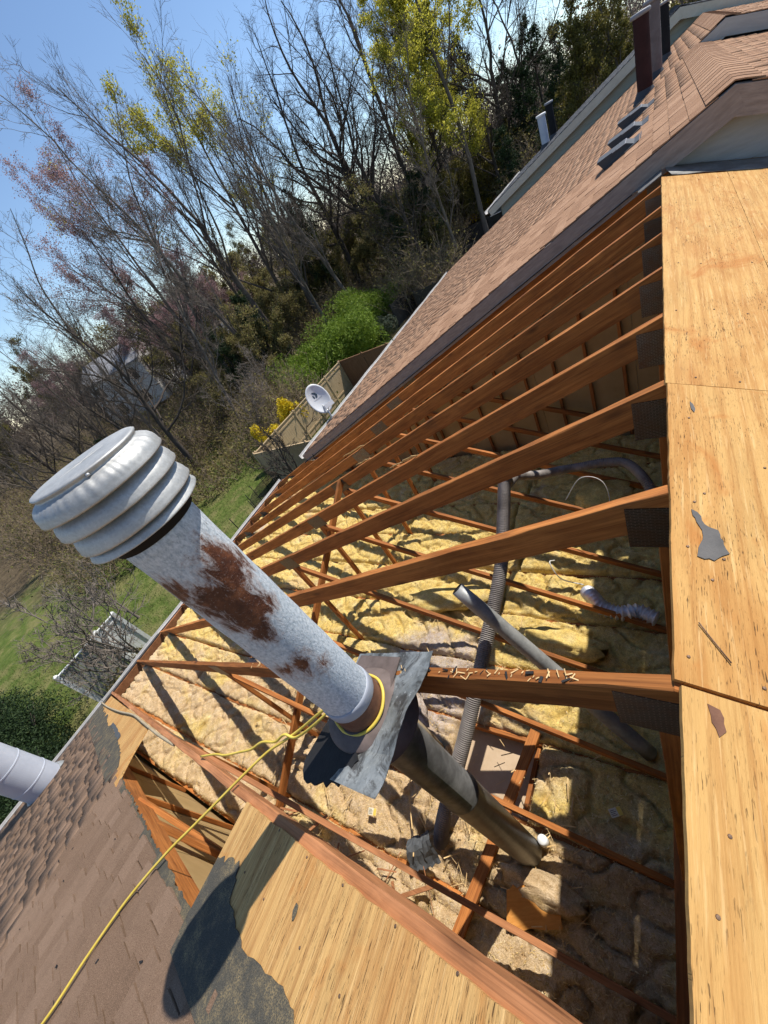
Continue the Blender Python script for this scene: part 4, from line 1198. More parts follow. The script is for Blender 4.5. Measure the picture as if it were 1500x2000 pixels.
wire('loose_nail', [tuple(FR @ Vector((-0.63, 0.045, 0.019))), tuple(FR @ Vector((-0.605, 0.062, 0.018))), tuple(FR @ Vector((-0.55, 0.10, 0.0185)))], 0.0016, 'nail', 'long loose rusty nail lying on the ridge plywood', 'nail', None, 6, 2)

# ------------------------------------------------------------------ yellow extension cord
def P(X, Y, up=0.012): return on_left(X, Y, up)
cordpts = [P(-2.62, -1.80, .02), P(-2.45, -1.45, .024), P(-2.289, -1.18, .026), P(-2.24, -0.95, .028), P(-2.167, -0.718, .03), P(-2.04, -0.50, .03), P(-1.92, -0.34, .022), P(-1.805, -0.198, .02), P(-1.70, -0.075, .022), P(-1.597, 0.045, .018), P(-1.49, 0.115, .02), P(-1.386, 0.179, .03)]
pr = 0.1085
for a in (220, 205, 190, 170, 150):
    pass
def ringp(deg, z, r=pr): return Vector((AX + r * math.cos(math.radians(deg)), AY + r * math.sin(math.radians(deg)), z))
loop = [ringp(200, -1.345, 0.17), ringp(212, -1.315, 0.115)] + [ringp(d, z) for d, z in ((235, -1.332), (262, -1.342), (290, -1.342), (318, -1.335), (345, -1.328), (10, -1.320), (40, -1.315), (70, -1.315), (110, -1.32), (150, -1.325))] + \
       [ringp(188, -1.335, 0.125), ringp(208, -1.36, 0.19)]
back = [P(-1.40, 0.145, .02), P(-1.48, 0.135, .045), P(-1.552, 0.098, .03), P(-1.66, 0.075, .04), P(-1.75, 0.03, .03), P(-1.861, -0.002, .028), P(-2.0, -0.045, .035), P(-2.15, -0.065, .028), P(-2.371, -0.112, .012)]
o = tube('extension_cord', catmull(cordpts + loop + back, 7), 0.0062, 'cord', None, 8)
tag(o, 'yellow extension cord looped round the flue and trailing over the shingles', 'cord')
wire('twisted_wire', [P(-8.3, -0.33, .03), P(-7.2, -0.30, .03), P(-6.0, -0.24, .035), P(-5.0, -0.17, .03), P(-4.3, -0.165, .03), P(-3.6, -0.165, .012), P(-3.1, -0.155, -.02)], 0.012, 'duct_tan', 'brown twisted wire lying from the eave along the near truss', 'wire')

# ------------------------------------------------------------------ neighbouring townhouses beyond
def lap_siding(parent, y, x0, x1, zlo, ztop, mat, face=-1):
    """horizontal boards up a gable wall; ztop(x) limits each board"""
    z = zlo
    hgt = 0.135
    while True:
        # clip the board under the roof line
        xs = np.linspace(x0, x1, 160)
        ok = [x for x in xs if ztop(x) > z + 0.02]
        if not ok: break
        a, b2 = min(ok), max(ok)
        ok2 = [x for x in xs if ztop(x) > z + hgt]
        a2, b3 = (min(ok2), max(ok2)) if ok2 else ((a + b2) / 2 - 0.01, (a + b2) / 2 + 0.01)
        vs = [(a, 0, z), (b2, 0, z), (b2, 0.02, z), (a, 0.02, z), (a2, 0.014, z + hgt), (b3, 0.014, z + hgt), (b3, 0.022, z + hgt), (a2, 0.022, z + hgt)]
        put('siding_board', vs, BOXF, mat, parent, Matrix.Translation((0, y, 0)))
        z += hgt - 0.008

def rake(parent, y, xr, zr, xe, xright, mat, depth=0.19, th=0.03):
    for (xa, xb, sgn) in ((xr, xe, -1), (xr, xright, 1)):
        za = zr; zb = zr - T * abs(xb - xr)
        ex = Vector((xb - xa, 0, zb - za)); L = ex.length
        n = Vector((-ST, 0, CT)) if sgn < 0 else Vector((ST, 0, CT))
        beam('rake_board', Vector((xa, y, za)) - n * (depth / 2 + 0.004), Vector((xb, y, zb)) - n * (depth / 2 + 0.004), th, depth, mat, parent, segs=14, rough=0.002)

def row_house(label, ya, yb, up, xr, xe, xright, smat, wmat, fmat, singles, seed, lens, under=False):
    zr = -H + up + T * (xr - XR)
    t = thing('townhouse', (xr, (ya + yb) / 2, GZ), label, 'townhouse')
    Fl, Fr = left_frame(xr, zr), right_frame(xr, zr)
    ll, lr = (xr - xe) / CT, (xright - xr) / CT
    deck(t, Fl, ya, yb, 0, ll, 'drip')
    deck(t, Fr, ya, yb, 0, lr, 'drip', flip=True)
    shingle_roof(t, Fl, ya - 0.02, yb + 0.01, 0.16, ll + 0.02, 0.14, [0.18, 0.24, 0.30], smat, 'shingle', singles, [0.0, 0.003, 0.006], 0.004, seed, lens)
    shingle_roof(t, Fr, ya - 0.02, yb + 0.01, 0.16, lr, 0.14, [0.18, 0.24, 0.30], smat, 'ridge_side_shingle', 0, [0.0, 0.003, 0.006], 0.004, seed + 1, lens, flip=True)
    # bent ridge caps
    n = int((yb - ya) / 0.20)
    cap = []
    cw = 0.19
    prof = [(-cw * CT, -cw * ST + 0.006), (-0.06, -0.012), (0, 0.008), (0.06, -0.012), (cw * CT, -cw * ST + 0.006)]
    vs = []
    for yy, dz in ((0.0, 0.006), (0.26, 0.001)):
        for (px, pz) in prof: vs.append((px, yy, pz + dz + 0.008))
    for yy, dz in ((0.0, 0.0), (0.26, -0.004)):
        for (px, pz) in prof: vs.append((px, yy, pz + dz + 0.004))
    fs = [(i, i + 1, 5 + i + 1, 5 + i) for i in range(4)] + [(10 + i, 15 + i, 15 + i + 1, 10 + i + 1) for i in range(4)] + [(i + 1, i, 10 + i, 10 + i + 1) for i in range(4)]
    me = mesh_of('ridge_cap', vs, fs, smat)
    for i in range(n):
        put_me('ridge_cap', me, t, Matrix.Translation((xr, ya + i * 0.20, zr)))
    # gable walls and the fascia
    zt = lambda x: zr - T * abs(x - xr) - 0.19
    wy = ya + (0.36 if under else 0.22)
    vs = [(xe + 0.35, wy, GZ), (xright - 0.35, wy, GZ), (xright - 0.35, wy, zt(xright - 0.35)), (xr, wy, zt(xr)), (xe + 0.35, wy, zt(xe + 0.35))]
    vs += [(x, yb - 0.02, z) for x, _, z in vs]
    fs = [(0, 1, 2, 3, 4), (9, 8, 7, 6, 5), (0, 5, 6, 1), (1, 6, 7, 2), (4, 9, 5, 0)]
    put('wall', vs, fs, wmat, t)
    if under:
        # boards only above the lower roof in front
        z, hgt = -2.4, 0.135
        xo = lambda z: max(-0.35, XR + (-H - z) / T) if z < -H else -0.35
        xt = lambda z: xr + (zr - 0.10 - z) / T
        while z < zr - 0.24:
            z2 = z + hgt
            lf = lambda q: max(xo(q), xr - (zr - 0.10 - q) / T)
            a, b2, a2 = lf(z), xt(z), lf(z2)
            b3 = max(xt(z2), a2 + 0.01)
            put('siding_board', [(a, 0, z), (b2, 0, z), (b2, 0.02, z), (a, 0.02, z), (a2, 0.014, z2), (b3, 0.014, z2), (b3, 0.022, z2), (a2, 0.022, z2)], BOXF, wmat, t, Matrix.Translation((0, ya + 0.17, 0)))
            z += hgt - 0.008
    else:
        lap_siding(t, ya + 0.19, xe + 0.35, min(xright - 0.35, 4.5), max(zt(xe + 0.35) - 1.2, -6.5), lambda x: zt(x) + 0.03, wmat)
    rake(t, ya - 0.004, xr, zr - 0.004, xe, xright, fmat)
    g = gutter(t, xe - 0.005, zr - (-H) - T * (xe - XR) + T * (xe - xr), ya, yb, 'gutter')
    box('soffit', xe + 0.01, xe + 0.36, ya + 0.03, yb, zr + T * (xe - xr) - 0.20, zr + T * (xe - xr) - 0.185, 'white_trim', t)
    return t, Fl, zr
tA, FA, zA = row_house('brown shingled townhouse roof next to the open attic, satellite dish at its eave', 5.24, 10.66, 0.175, 0.46, -6.62, 7.9, 'shingle_warm', 'siding', 'fascia', 300, 31, Vector((0, 0, 0)), True)
tB, FB, zB = row_house('brown shingled townhouse roof further on, stepped up at its ridge', 10.68, 16.0, 0.172, 0.80, -6.60, 8.3, 'shingle_warm', 'vent', 'siding', 0, 41, Vector((0, 0, 0)))  # near-black wall colour stands for the shadow below its grey rake
tC, FC, zC = row_house('farthest townhouse of the row, grey green siding and grey shingles', 16.1, 22.0, 0.66, 0.40, -4.75, 7.9, 'shingle_grey', 'siding_green', 'fascia_pale', 0, 51, Vector((0, 0, 0)))
# black strip painted for the fascia shadow, and torn membrane where the open roof meets the neighbour's wall
pts = ragged((-5.29, 0.0), (-5.29, 2.4), 0.08, 0.01, r5) + ragged((-4.93, 2.4), (-4.95, 0.0), 0.06, 0.014, r5)
vs, fs = prism_vf([(x, s) for x, s in pts], 0.016, 0.020)
put('metal_apron', vs, fs, 'galv_brown', house, FR)
pts = ragged((5.02, 0.0), (4.98, 0.16), 0.03, 0.012, r5) + ragged((5.0, 0.16), (5.26, 0.24), 0.04, 0.02, r5) + [(5.28, 0.0)]
vs, fs = prism_vf(pts, 0.012, 0.016)
put('metal_apron', vs, fs, 'galv_brown', house, FL)
pts = ragged((5.20, 0.25), (5.19, 7.2), 0.10, 0.012, r5) + [(5.30, 7.2), (5.30, 0.25)]
vs, fs = prism_vf(pts, 0.004, 0.010)
put('tar_paper_and_shade', vs, fs, 'tar', house, FL)  # black strip painting the shadow under the neighbour's fascia
# roof vents, pipes on the neighbouring roofs
def box_vent(X, Y, label):
    s = (0.46 - X) / CT
    t = thing('roof_vent', FA @ Vector((Y, s, 0.012)), label, 'roof vent', 'slant box vents on the neighbouring roof')
    mw = FA @ Matrix.Translation((Y, s, 0.014))
    # hood: low at the uphill side, open dark mouth downhill
    vs = [(-0.15, -0.17, 0.0), (0.15, -0.17, 0.0), (0.15, 0.16, 0.0), (-0.15, 0.16, 0.0), (-0.14, -0.10, 0.07), (0.14, -0.10, 0.07), (0.15, 0.19, 0.115), (-0.15, 0.19, 0.115)]
    put('hood', vs, BOXF, 'vent', t, mw)
    put('lip', boxv(-0.16, 0.16, -0.11, 0.03, 0.0, 0.006), BOXF, 'ventlip', t, mw @ Matrix.Translation((0, 0.0, 0.078)) @ Matrix.Rotation(0.15, 4, 'X'))
    put('flange', boxv(-0.22, 0.22, -0.24, 0.14, 0.0, 0.004), BOXF, 'vent', t, mw)
box_vent(-0.42, 6.75, 'nearest slant box vent on the neighbouring brown roof')
box_vent(-0.36, 7.55, 'middle slant box vent of three on the brown roof')
box_vent(-0.31, 8.75, 'farthest slant box vent, right below the maroon pipe')
def roof_pipe(X, Y, up, r, h, mat, label, capmat='ventlip', capr=1.25):
    z = -H + up + T * (X - XR)
    t = thing('flue_pipe', (X, Y, z), label, 'flue pipe', 'flue pipes on the neighbouring roofs')
    lathe('pipe', [(r, -0.1), (r, h * 0.5), (r * 1.015, h * 0.503), (r * 1.015, h * 0.515), (r, h * 0.518), (r, h)], (X, Y, z), mat, t, 48, True, True, False)
    lathe('cap', [(r * 0.9, h), (r * capr, h + 0.01), (r * capr, h + r * 0.45), (r * 1.1, h + r * 0.55), (0.0001, h + r * 0.6)], (X, Y, z), capmat, t, 32, False, False)
    lathe('flashing_cone', [(r * 1.02, 0.10), (r * 1.5, 0.0), (r * 1.7, -0.05)], (X, Y, z), 'vent', t, 32, False, False)
roof_pipe(-0.22, 10.45, 0.175, 0.108, 0.95, 'redpipe', 'tall maroon flue pipe on the brown roof')
roof_pipe(-0.08, 11.9, 0.172, 0.105, 0.98, 'brownpipe', 'grey brown flue pipe just behind the maroon one')
roof_pipe(0.10, 13.4, 0.172, 0.07, 0.8, 'blackpipe', 'dark flue pipe half hidden behind the maroon and grey ones')
roof_pipe(-3.1, 18.2, 0.66, 0.12, 0.78, 'whitepipe', 'pale flue pipe on the farthest roof', 'white_trim')
roof_pipe(-3.05, 19.6, 0.66, 0.11, 0.9, 'blackpipe', 'black flue pipe beside the pale one on the farthest roof', 'ventlip')

# satellite dish
dx, dy, dz = -6.72, 6.55, -3.42
sd_ = thing('satellite_dish', (dx, dy, dz), 'white oval satellite dish on a short mast at the neighbouring eave', 'satellite dish')
facing = Vector((0.80, -0.45, 0.42)).normalized()
fx = Vector((0, 0, 1)).cross(facing).normalized(); fy = facing.cross(fx)
dc = Vector((-6.88, 6.83, -2.86))
mw = frame_mat(dc, fx, fy, facing)
prof = []
vs, fs = [], []
nr, na = 8, 40
for back in (0, 1):
    for i in range(nr + 1):
        rr_ = i / nr
        for k in range(na):
            a = 2 * math.pi * k / na
            vs.append((0.27 * rr_ * math.cos(a), 0.38 * rr_ * math.sin(a), 0.07 * rr_ * rr_ - 0.012 * back * (1 if i < nr else 0.6)))
m = (nr + 1) * na
for back in (0, 1):
    for i in range(nr):
        for k in range(na):
            f = (back * m + i * na + k, back * m + i * na + (k + 1) % na, back * m + (i + 1) * na + (k + 1) % na, back * m + (i + 1) * na + k)
            fs.append(tuple(reversed(f)) if back else f)
for k in range(na):
    fs.append((nr * na + k, nr * na + (k + 1) % na, m + nr * na + (k + 1) % na, m + nr * na + k))
put('reflector', vs, fs, 'dish', sd_, mw, True)
def zs(x, y): return 0.07 * ((x / 0.27) ** 2 + (y / 0.38) ** 2) + 0.003
def mark(pts):
    # printed emblem laid on the dish
    c = (sum(p[0] for p in pts) / len(pts), sum(p[1] for p in pts) / len(pts))
    vs = [(c[0], c[1], zs(*c))] + [(x, y, zs(x, y)) for x, y in pts]
    return vs, [(0, i + 1, (i + 1) % len(pts) + 1) for i in range(len(pts))]
vs, fs = mark([(-0.07, 0.20), (-0.03, 0.21), (0.03, 0.17), (0.05, 0.11), (0.02, 0.06), (-0.03, 0.05), (0.0, 0.10), (-0.02, 0.15)])
put('emblem', vs, fs, 'dishmark', sd_, mw)
vs, fs = mark([(-0.08, 0.15), (-0.045, 0.13), (-0.04, 0.07), (-0.08, 0.06)])
put('emblem', vs, fs, 'dishmark', sd_, mw)
for i in range(9):
    x = -0.11 + i * 0.026
    vs, fs = mark([(x, 0.005), (x + 0.016, 0.005), (x + 0.016, 0.025), (x, 0.025)])
    put('letter', vs, fs, 'greypipe', sd_, mw)
base = Vector((-6.60, 6.62, -H + 0.175 + T * (-6.6 - XR) + 0.02))
tube('mast', catmull([base, base + Vector((-0.02, 0.02, 0.16)), dc - facing * 0.05 - fy * 0.12], 6), 0.022, 'steel', sd_, 10)
arm_end = dc + facing * 0.46 - fy * 0.30
tube('arm', [dc - fy * 0.34 - facing * 0.01, arm_end], 0.014, 'steel', sd_, 8)
for q in (-0.07, 0.0, 0.07):
    tube('receiver', [arm_end + fx * q, arm_end + fx * q + (dc - arm_end).normalized() * 0.09], 0.03, 'dish', sd_, 12)
put('receiver_bar', boxv(-0.12, 0.12, -0.04, 0.06, -0.03, 0.03), BOXF, 'dish', sd_, frame_mat(arm_end, fx, fy, facing))
put('foot_plate', boxv(-0.07, 0.07, -0.09, 0.09, 0, 0.006), BOXF, 'steel', sd_, FA @ Matrix.Translation((6.62, slope_of(-6.56, 0.46), 0.02)))
wire('coax_cable', [base + Vector((0, 0, 0.02)), base + Vector((0.02, -0.25, 0.0)), base + Vector((0.10, -0.7, -0.02)), Vector((-6.35, 5.4, -3.22)), Vector((-6.3, 5.2, -3.36)), Vector((-6.2, 5.16, -3.6)), Vector((-6.0, 5.1, -3.75))], 0.008, 'blackpipe', 'black cable from the dish hanging over the neighbouring fascia', 'cable')

# ------------------------------------------------------------------ trees
def tubes_np(Pt, Rd, k):
    """Pt (B,n,3), Rd (B,n) -> verts, quad faces"""
    B, n, _ = Pt.shape
    tg = np.gradient(Pt, axis=1)
    tg /= np.linalg.norm(tg, axis=2, keepdims=True) + 1e-9
    ref = np.where(np.abs(tg[..., 2:3]) > 0.9, np.array([1.0, 0, 0]), np.array([0, 0, 1.0]))
    u = np.cross(tg, ref); u /= np.linalg.norm(u, axis=2, keepdims=True) + 1e-9
    v = np.cross(tg, u)
    a = np.arange(k) * 2 * np.pi / k
    ring = Pt[:, :, None, :] + Rd[:, :, None, None] * (u[:, :, None, :] * np.cos(a)[None, None, :, None] + v[:, :, None, :] * np.sin(a)[None, None, :, None])
    V = ring.reshape(-1, 3)
    idx = np.arange(B * n * k).reshape(B, n, k)
    i0 = idx[:, :-1, :]; i1 = idx[:, 1:, :]
    F = np.stack([i0, np.roll(i0, -1, 2), np.roll(i1, -1, 2), i1], axis=-1).reshape(-1, 4)
    return V, F

def grow(rg, start, dirs, lens, rads, n, wander, trop, taper):
    B = len(lens)
    P = np.zeros((B, n, 3)); P[:, 0] = start
    d = dirs.copy()
    step = lens / (n - 1)
    for i in range(1, n):
        d = d + rg.normal(0, wander, (B, 3)) + np.array([0, 0, trop])
        d /= np.linalg.norm(d, axis=1, keepdims=True)
        P[:, i] = P[:, i - 1] + d * step[:, None]
    t = np.linspace(0, 1, n)
    Rd = rads[:, None] * (1 - (1 - taper) * t[None, :])
    return P, Rd

def children(rg, P, Rd, lens, per, t0, angle, ratio, rratio, minr):
    B, n, _ = P.shape
    reps = np.repeat(np.arange(B), per)
    t = rg.uniform(t0, 1.0, len(reps)) ** 0.9
    f = t * (n - 1); i = np.minimum(f.astype(int), n - 2); fr = (f - i)[:, None]
    st = P[reps, i] * (1 - fr) + P[reps, i + 1] * fr
    dr = P[reps, i + 1] - P[reps, i]
    dr /= np.linalg.norm(dr, axis=1, keepdims=True) + 1e-9
    rv = rg.normal(0, 1, (len(reps), 3))
    pr_ = np.cross(dr, rv); pr_ /= np.linalg.norm(pr_, axis=1, keepdims=True) + 1e-9
    an = np.radians(rg.normal(angle, angle * 0.25, len(reps)))[:, None]
    nd = dr * np.cos(an) + pr_ * np.sin(an)
    ln = lens[reps] * ratio * rg.uniform(0.6, 1.2, len(reps)) * (1.15 - 0.55 * t)
    rd = np.maximum(Rd[reps, i] * rratio * rg.uniform(0.7, 1.0, len(reps)), minr)
    return st, nd, ln, rd

def leaves_np(rg, C, size, flat=1.0):
    """random quads at points C"""
    B = len(C)
    a = rg.normal(0, 1, (B, 3)); a /= np.linalg.norm(a, axis=1, keepdims=True)
    b2 = np.cross(a, rg.normal(0, 1, (B, 3))); b2 /= np.linalg.norm(b2, axis=1, keepdims=True) + 1e-9
    s = (size * rg.uniform(0.6, 1.4, B))[:, None]
    a = a * s * 0.5; b2 = b2 * s * 0.5 * flat
    V = np.stack([C - a, C - b2 * 0.9, C + a, C + b2 * 0.9], axis=1).reshape(-1, 3)
    F = np.arange(B * 4).reshape(B, 4)
    return V, F

def tree_proto(seed, Ht, r0, style):
    """returns dict part -> (verts, faces)"""
    rg = np.random.default_rng(seed)
    out = {}
    st = dict(vase=dict(fork=0.22, limbs=9, a1=28, t1=0.06, per=(8, 7, 5), ang=(28, 34, 38), wander=0.075, lr=0.62),
              oak=dict(fork=0.30, limbs=9, a1=48, t1=0.035, per=(8, 7, 5), ang=(42, 44, 48), wander=0.14, lr=0.56),
              slim=dict(fork=0.25, limbs=12, a1=34, t1=0.05, per=(7, 7, 5), ang=(38, 42, 44), wander=0.11, lr=0.40),
              small=dict(fork=0.12, limbs=7, a1=38, t1=0.05, per=(6, 6, 4), ang=(36, 40, 44), wander=0.11, lr=0.70))[style]
    P0_, R0_ = grow(rg, np.zeros((1, 3)), np.array([[0.02, 0.01, 1.0]]), np.array([Ht * (0.55 if style in ('vase', 'oak') else (0.8 if style == 'slim' else 0.35))]), np.array([r0]), 12, 0.035, 0.05, 0.45)
    R0_[:, 0] *= 1.5; R0_[:, 1] *= 1.15
    L0 = np.array([Ht])
    s1, d1, l1, q1 = children(rg, P0_, R0_, L0, st['limbs'], st['fork'], st['a1'], st['lr'], 0.62, 0.03)
    # one leader continues the trunk
    s1 = np.vstack([s1, P0_[:, -1]]); d1 = np.vstack([d1, [[0.05, 0.05, 1]]]); l1 = np.append(l1, Ht * 0.45); q1 = np.append(q1, R0_[0, -1] * 0.9)
    P1_, R1_ = grow(rg, s1, d1, l1, q1, 10, st['wander'], st['t1'], 0.25)
    s2, d2, l2, q2 = children(rg, P1_, R1_, l1, st['per'][0], 0.18, st['ang'][0], 0.48, 0.55, 0.02)
    P2_, R2_ = grow(rg, s2, d2, l2, q2, 7, st['wander'] * 1.3, st['t1'], 0.3)
    s3, d3, l3, q3 = children(rg, P2_, R2_, l2, st['per'][1], 0.12, st['ang'][1], 0.50, 0.55, 0.012)
    P3_, R3_ = grow(rg, s3, d3, l3, q3, 5, st['wander'] * 1.6, st['t1'], 0.4)
    s4, d4, l4, q4 = children(rg, P3_, R3_, l3, st['per'][2], 0.1, st['ang'][2], 0.62, 0.6, 0.0085)
    P4_, R4_ = grow(rg, s4, d4, l4, q4, 3, st['wander'] * 2, st['t1'], 0.5)
    out['trunk'] = tubes_np(P0_, R0_, 10)
    Vs, Fs, nb_ = [], [], 0
    for Pp, Rr, k in ((P1_, R1_, 6), (P2_, R2_, 4), (P3_, R3_, 3), (P4_, R4_, 3)):
        V, F = tubes_np(Pp, Rr, k)
        Vs.append(V); Fs.append(F + nb_); nb_ += len(V)
    out['crown'] = (np.vstack(Vs), np.vstack(Fs))
    out['tips'] = np.concatenate([P4_.reshape(-1, 3), P3_[:, 2:].reshape(-1, 3)])
    return out

def mk_proto(seed, Ht, r0, style, bk, leafmat=None, nleaf=0, lsize=0.14, clump=0.0, zmin=0.0):
    d = tree_proto(seed, Ht, r0, style)
    rg = np.random.default_rng(seed + 500)
    p = {'trunk': mesh_of('trunk', *d['trunk'], bk, True), 'crown': mesh_of('crown', *d['crown'], bk, True)}
    if leafmat:
        tips = d['tips']; tips = tips[tips[:, 2] > zmin * Ht]
        if clump > 0:
            # leaf out only in patches
            key = np.sin(tips[:, 0] * 0.9 + seed) + np.sin(tips[:, 1] * 0.8 + 2 * seed) + np.sin(tips[:, 2] * 0.7)
            tips = tips[key > np.quantile(key, clump)]
        C = tips[rg.integers(0, len(tips), nleaf)] + rg.normal(0, 0.16, (nleaf, 3))
        p['foliage'] = mesh_of('foliage', *leaves_np(rg, C, lsize), leafmat)
    p['h'] = Ht
    return p

def pine_proto(seed, Ht, mat='leaf_dark', nleaf=9000, wide=0.22):
    rg = np.random.default_rng(seed)
    P0_, R0_ = grow(rg, np.zeros((1, 3)), np.array([[0.0, 0.0, 1.0]]), np.array([Ht]), np.array([Ht * 0.014]), 14, 0.015, 0.05, 0.15)
    nb_ = 70
    t = rg.uniform(0.15, 0.99, nb_)
    st = np.stack([np.interp(t, np.linspace(0, 1, 14), P0_[0, :, i]) for i in range(3)], 1)
    a = rg.uniform(0, 6.28, nb_)
    dr = np.stack([np.cos(a), np.sin(a), rg.uniform(-0.15, 0.35, nb_)], 1)
    ln = Ht * wide * (1.1 - t) ** 0.7 * rg.uniform(0.55, 1.2, nb_)
    P1_, R1_ = grow(rg, st, dr, ln, np.full(nb_, 0.035), 7, 0.08, 0.03, 0.3)
    s2, d2, l2, q2 = children(rg, P1_, R1_, ln, 7, 0.2, 42, 0.4, 0.5, 0.012)
    P2_, R2_ = grow(rg, s2, d2, l2, q2, 4, 0.1, 0.02, 0.4)
    V1, F1 = tubes_np(P1_, R1_, 4); V2, F2 = tubes_np(P2_, R2_, 3)
    pts = np.concatenate([P1_[:, 2:].reshape(-1, 3), P2_.reshape(-1, 3)])
    C = pts[rg.integers(0, len(pts), nleaf)] + rg.normal(0, 0.14, (nleaf, 3))
    return {'trunk': mesh_of('trunk', *tubes_np(P0_, R0_, 8), 'bark_dark', True),
            'crown': mesh_of('crown', np.vstack([V1, V2]), np.vstack([F1, F2 + len(V1)]), 'bark_dark', True),
            'foliage': mesh_of('foliage', *leaves_np(rg, C, 0.26, 0.35), mat), 'h': Ht}

def plant(proto, name, x, y, scale, rz, label, cat, group, z=None, bend=(0, 0)):
    z = terrain_z(x, y) - 0.05 if z is None else z
    t = thing(name, (x, y, z), label, cat, group)
    mw = Matrix.Translation((x, y, z)) @ Matrix.Rotation(bend[0], 4, 'X') @ Matrix.Rotation(bend[1], 4, 'Y') @ Matrix.Rotation(rz, 4, 'Z') @ Matrix.Scale(scale, 4)
    for part in ('trunk', 'crown', 'foliage'):
        if part in proto:
            put_me(part, proto[part], t, mw)
    return t

PR = {
    'vase1': mk_proto(1, 26, 0.36, 'vase', 'bark'),
    'vase2': mk_proto(2, 25, 0.34, 'vase', 'bark'),
    'oak1': mk_proto(3, 24, 0.42, 'oak', 'bark_dark'),
    'oak2': mk_proto(4, 22, 0.36, 'oak', 'bark_dark'),
    'slim1': mk_proto(5, 22, 0.24, 'slim', 'bark'),
    'slim2': mk_proto(6, 20, 0.22, 'slim', 'bark_pale'),
    'yg1': mk_proto(7, 22, 0.26, 'slim', 'bark', 'leaf_yg', 40000, 0.13, 0.12, 0.15),
    'yg2': mk_proto(8, 24, 0.28, 'vase', 'bark', 'leaf_yg', 15000, 0.13, 0.5, 0.5),
    'red1': mk_proto(9, 22, 0.26, 'vase', 'bark_pale', 'leaf_red', 46000, 0.078, 0.15, 0.35),
    'red2': mk_proto(10, 13, 0.2, 'oak', 'bark', 'leaf_red', 34000, 0.078, 0.1, 0.25),
    'olive1': mk_proto(12, 14, 0.22, 'oak', 'bark', 'leaf_olive', 22000, 0.15, 0.1, 0.15),
    'olive2': mk_proto(13, 15, 0.22, 'slim', 'bark', 'leaf_olive', 20000, 0.15, 0.1, 0.15),
    'small1': mk_proto(14, 5.5, 0.075, 'small', 'bark_pale'),
    'small2': mk_proto(15, 4.5, 0.10, 'small', 'bark_dark'),
    'brush1': mk_proto(16, 9, 0.09, 'small', 'bark', 'leaf_brush', 15000, 0.13, 0.0, 0.05),
    'brush2': mk_proto(17, 8, 0.08, 'small', 'bark_pale', 'leaf_brush', 9000, 0.12, 0.0, 0.05),
    'brush3': mk_proto(18, 8, 0.08, 'small', 'bark', 'leaf_olive', 12000, 0.12, 0.0, 0.05),
    'pine1': pine_proto(21, 15), 'pine2': pine_proto(22, 12, 'leaf_dark', 8000, 0.26),
}
def at(az, d): return d * math.sin(math.radians(az)), d * math.cos(math.radians(az))
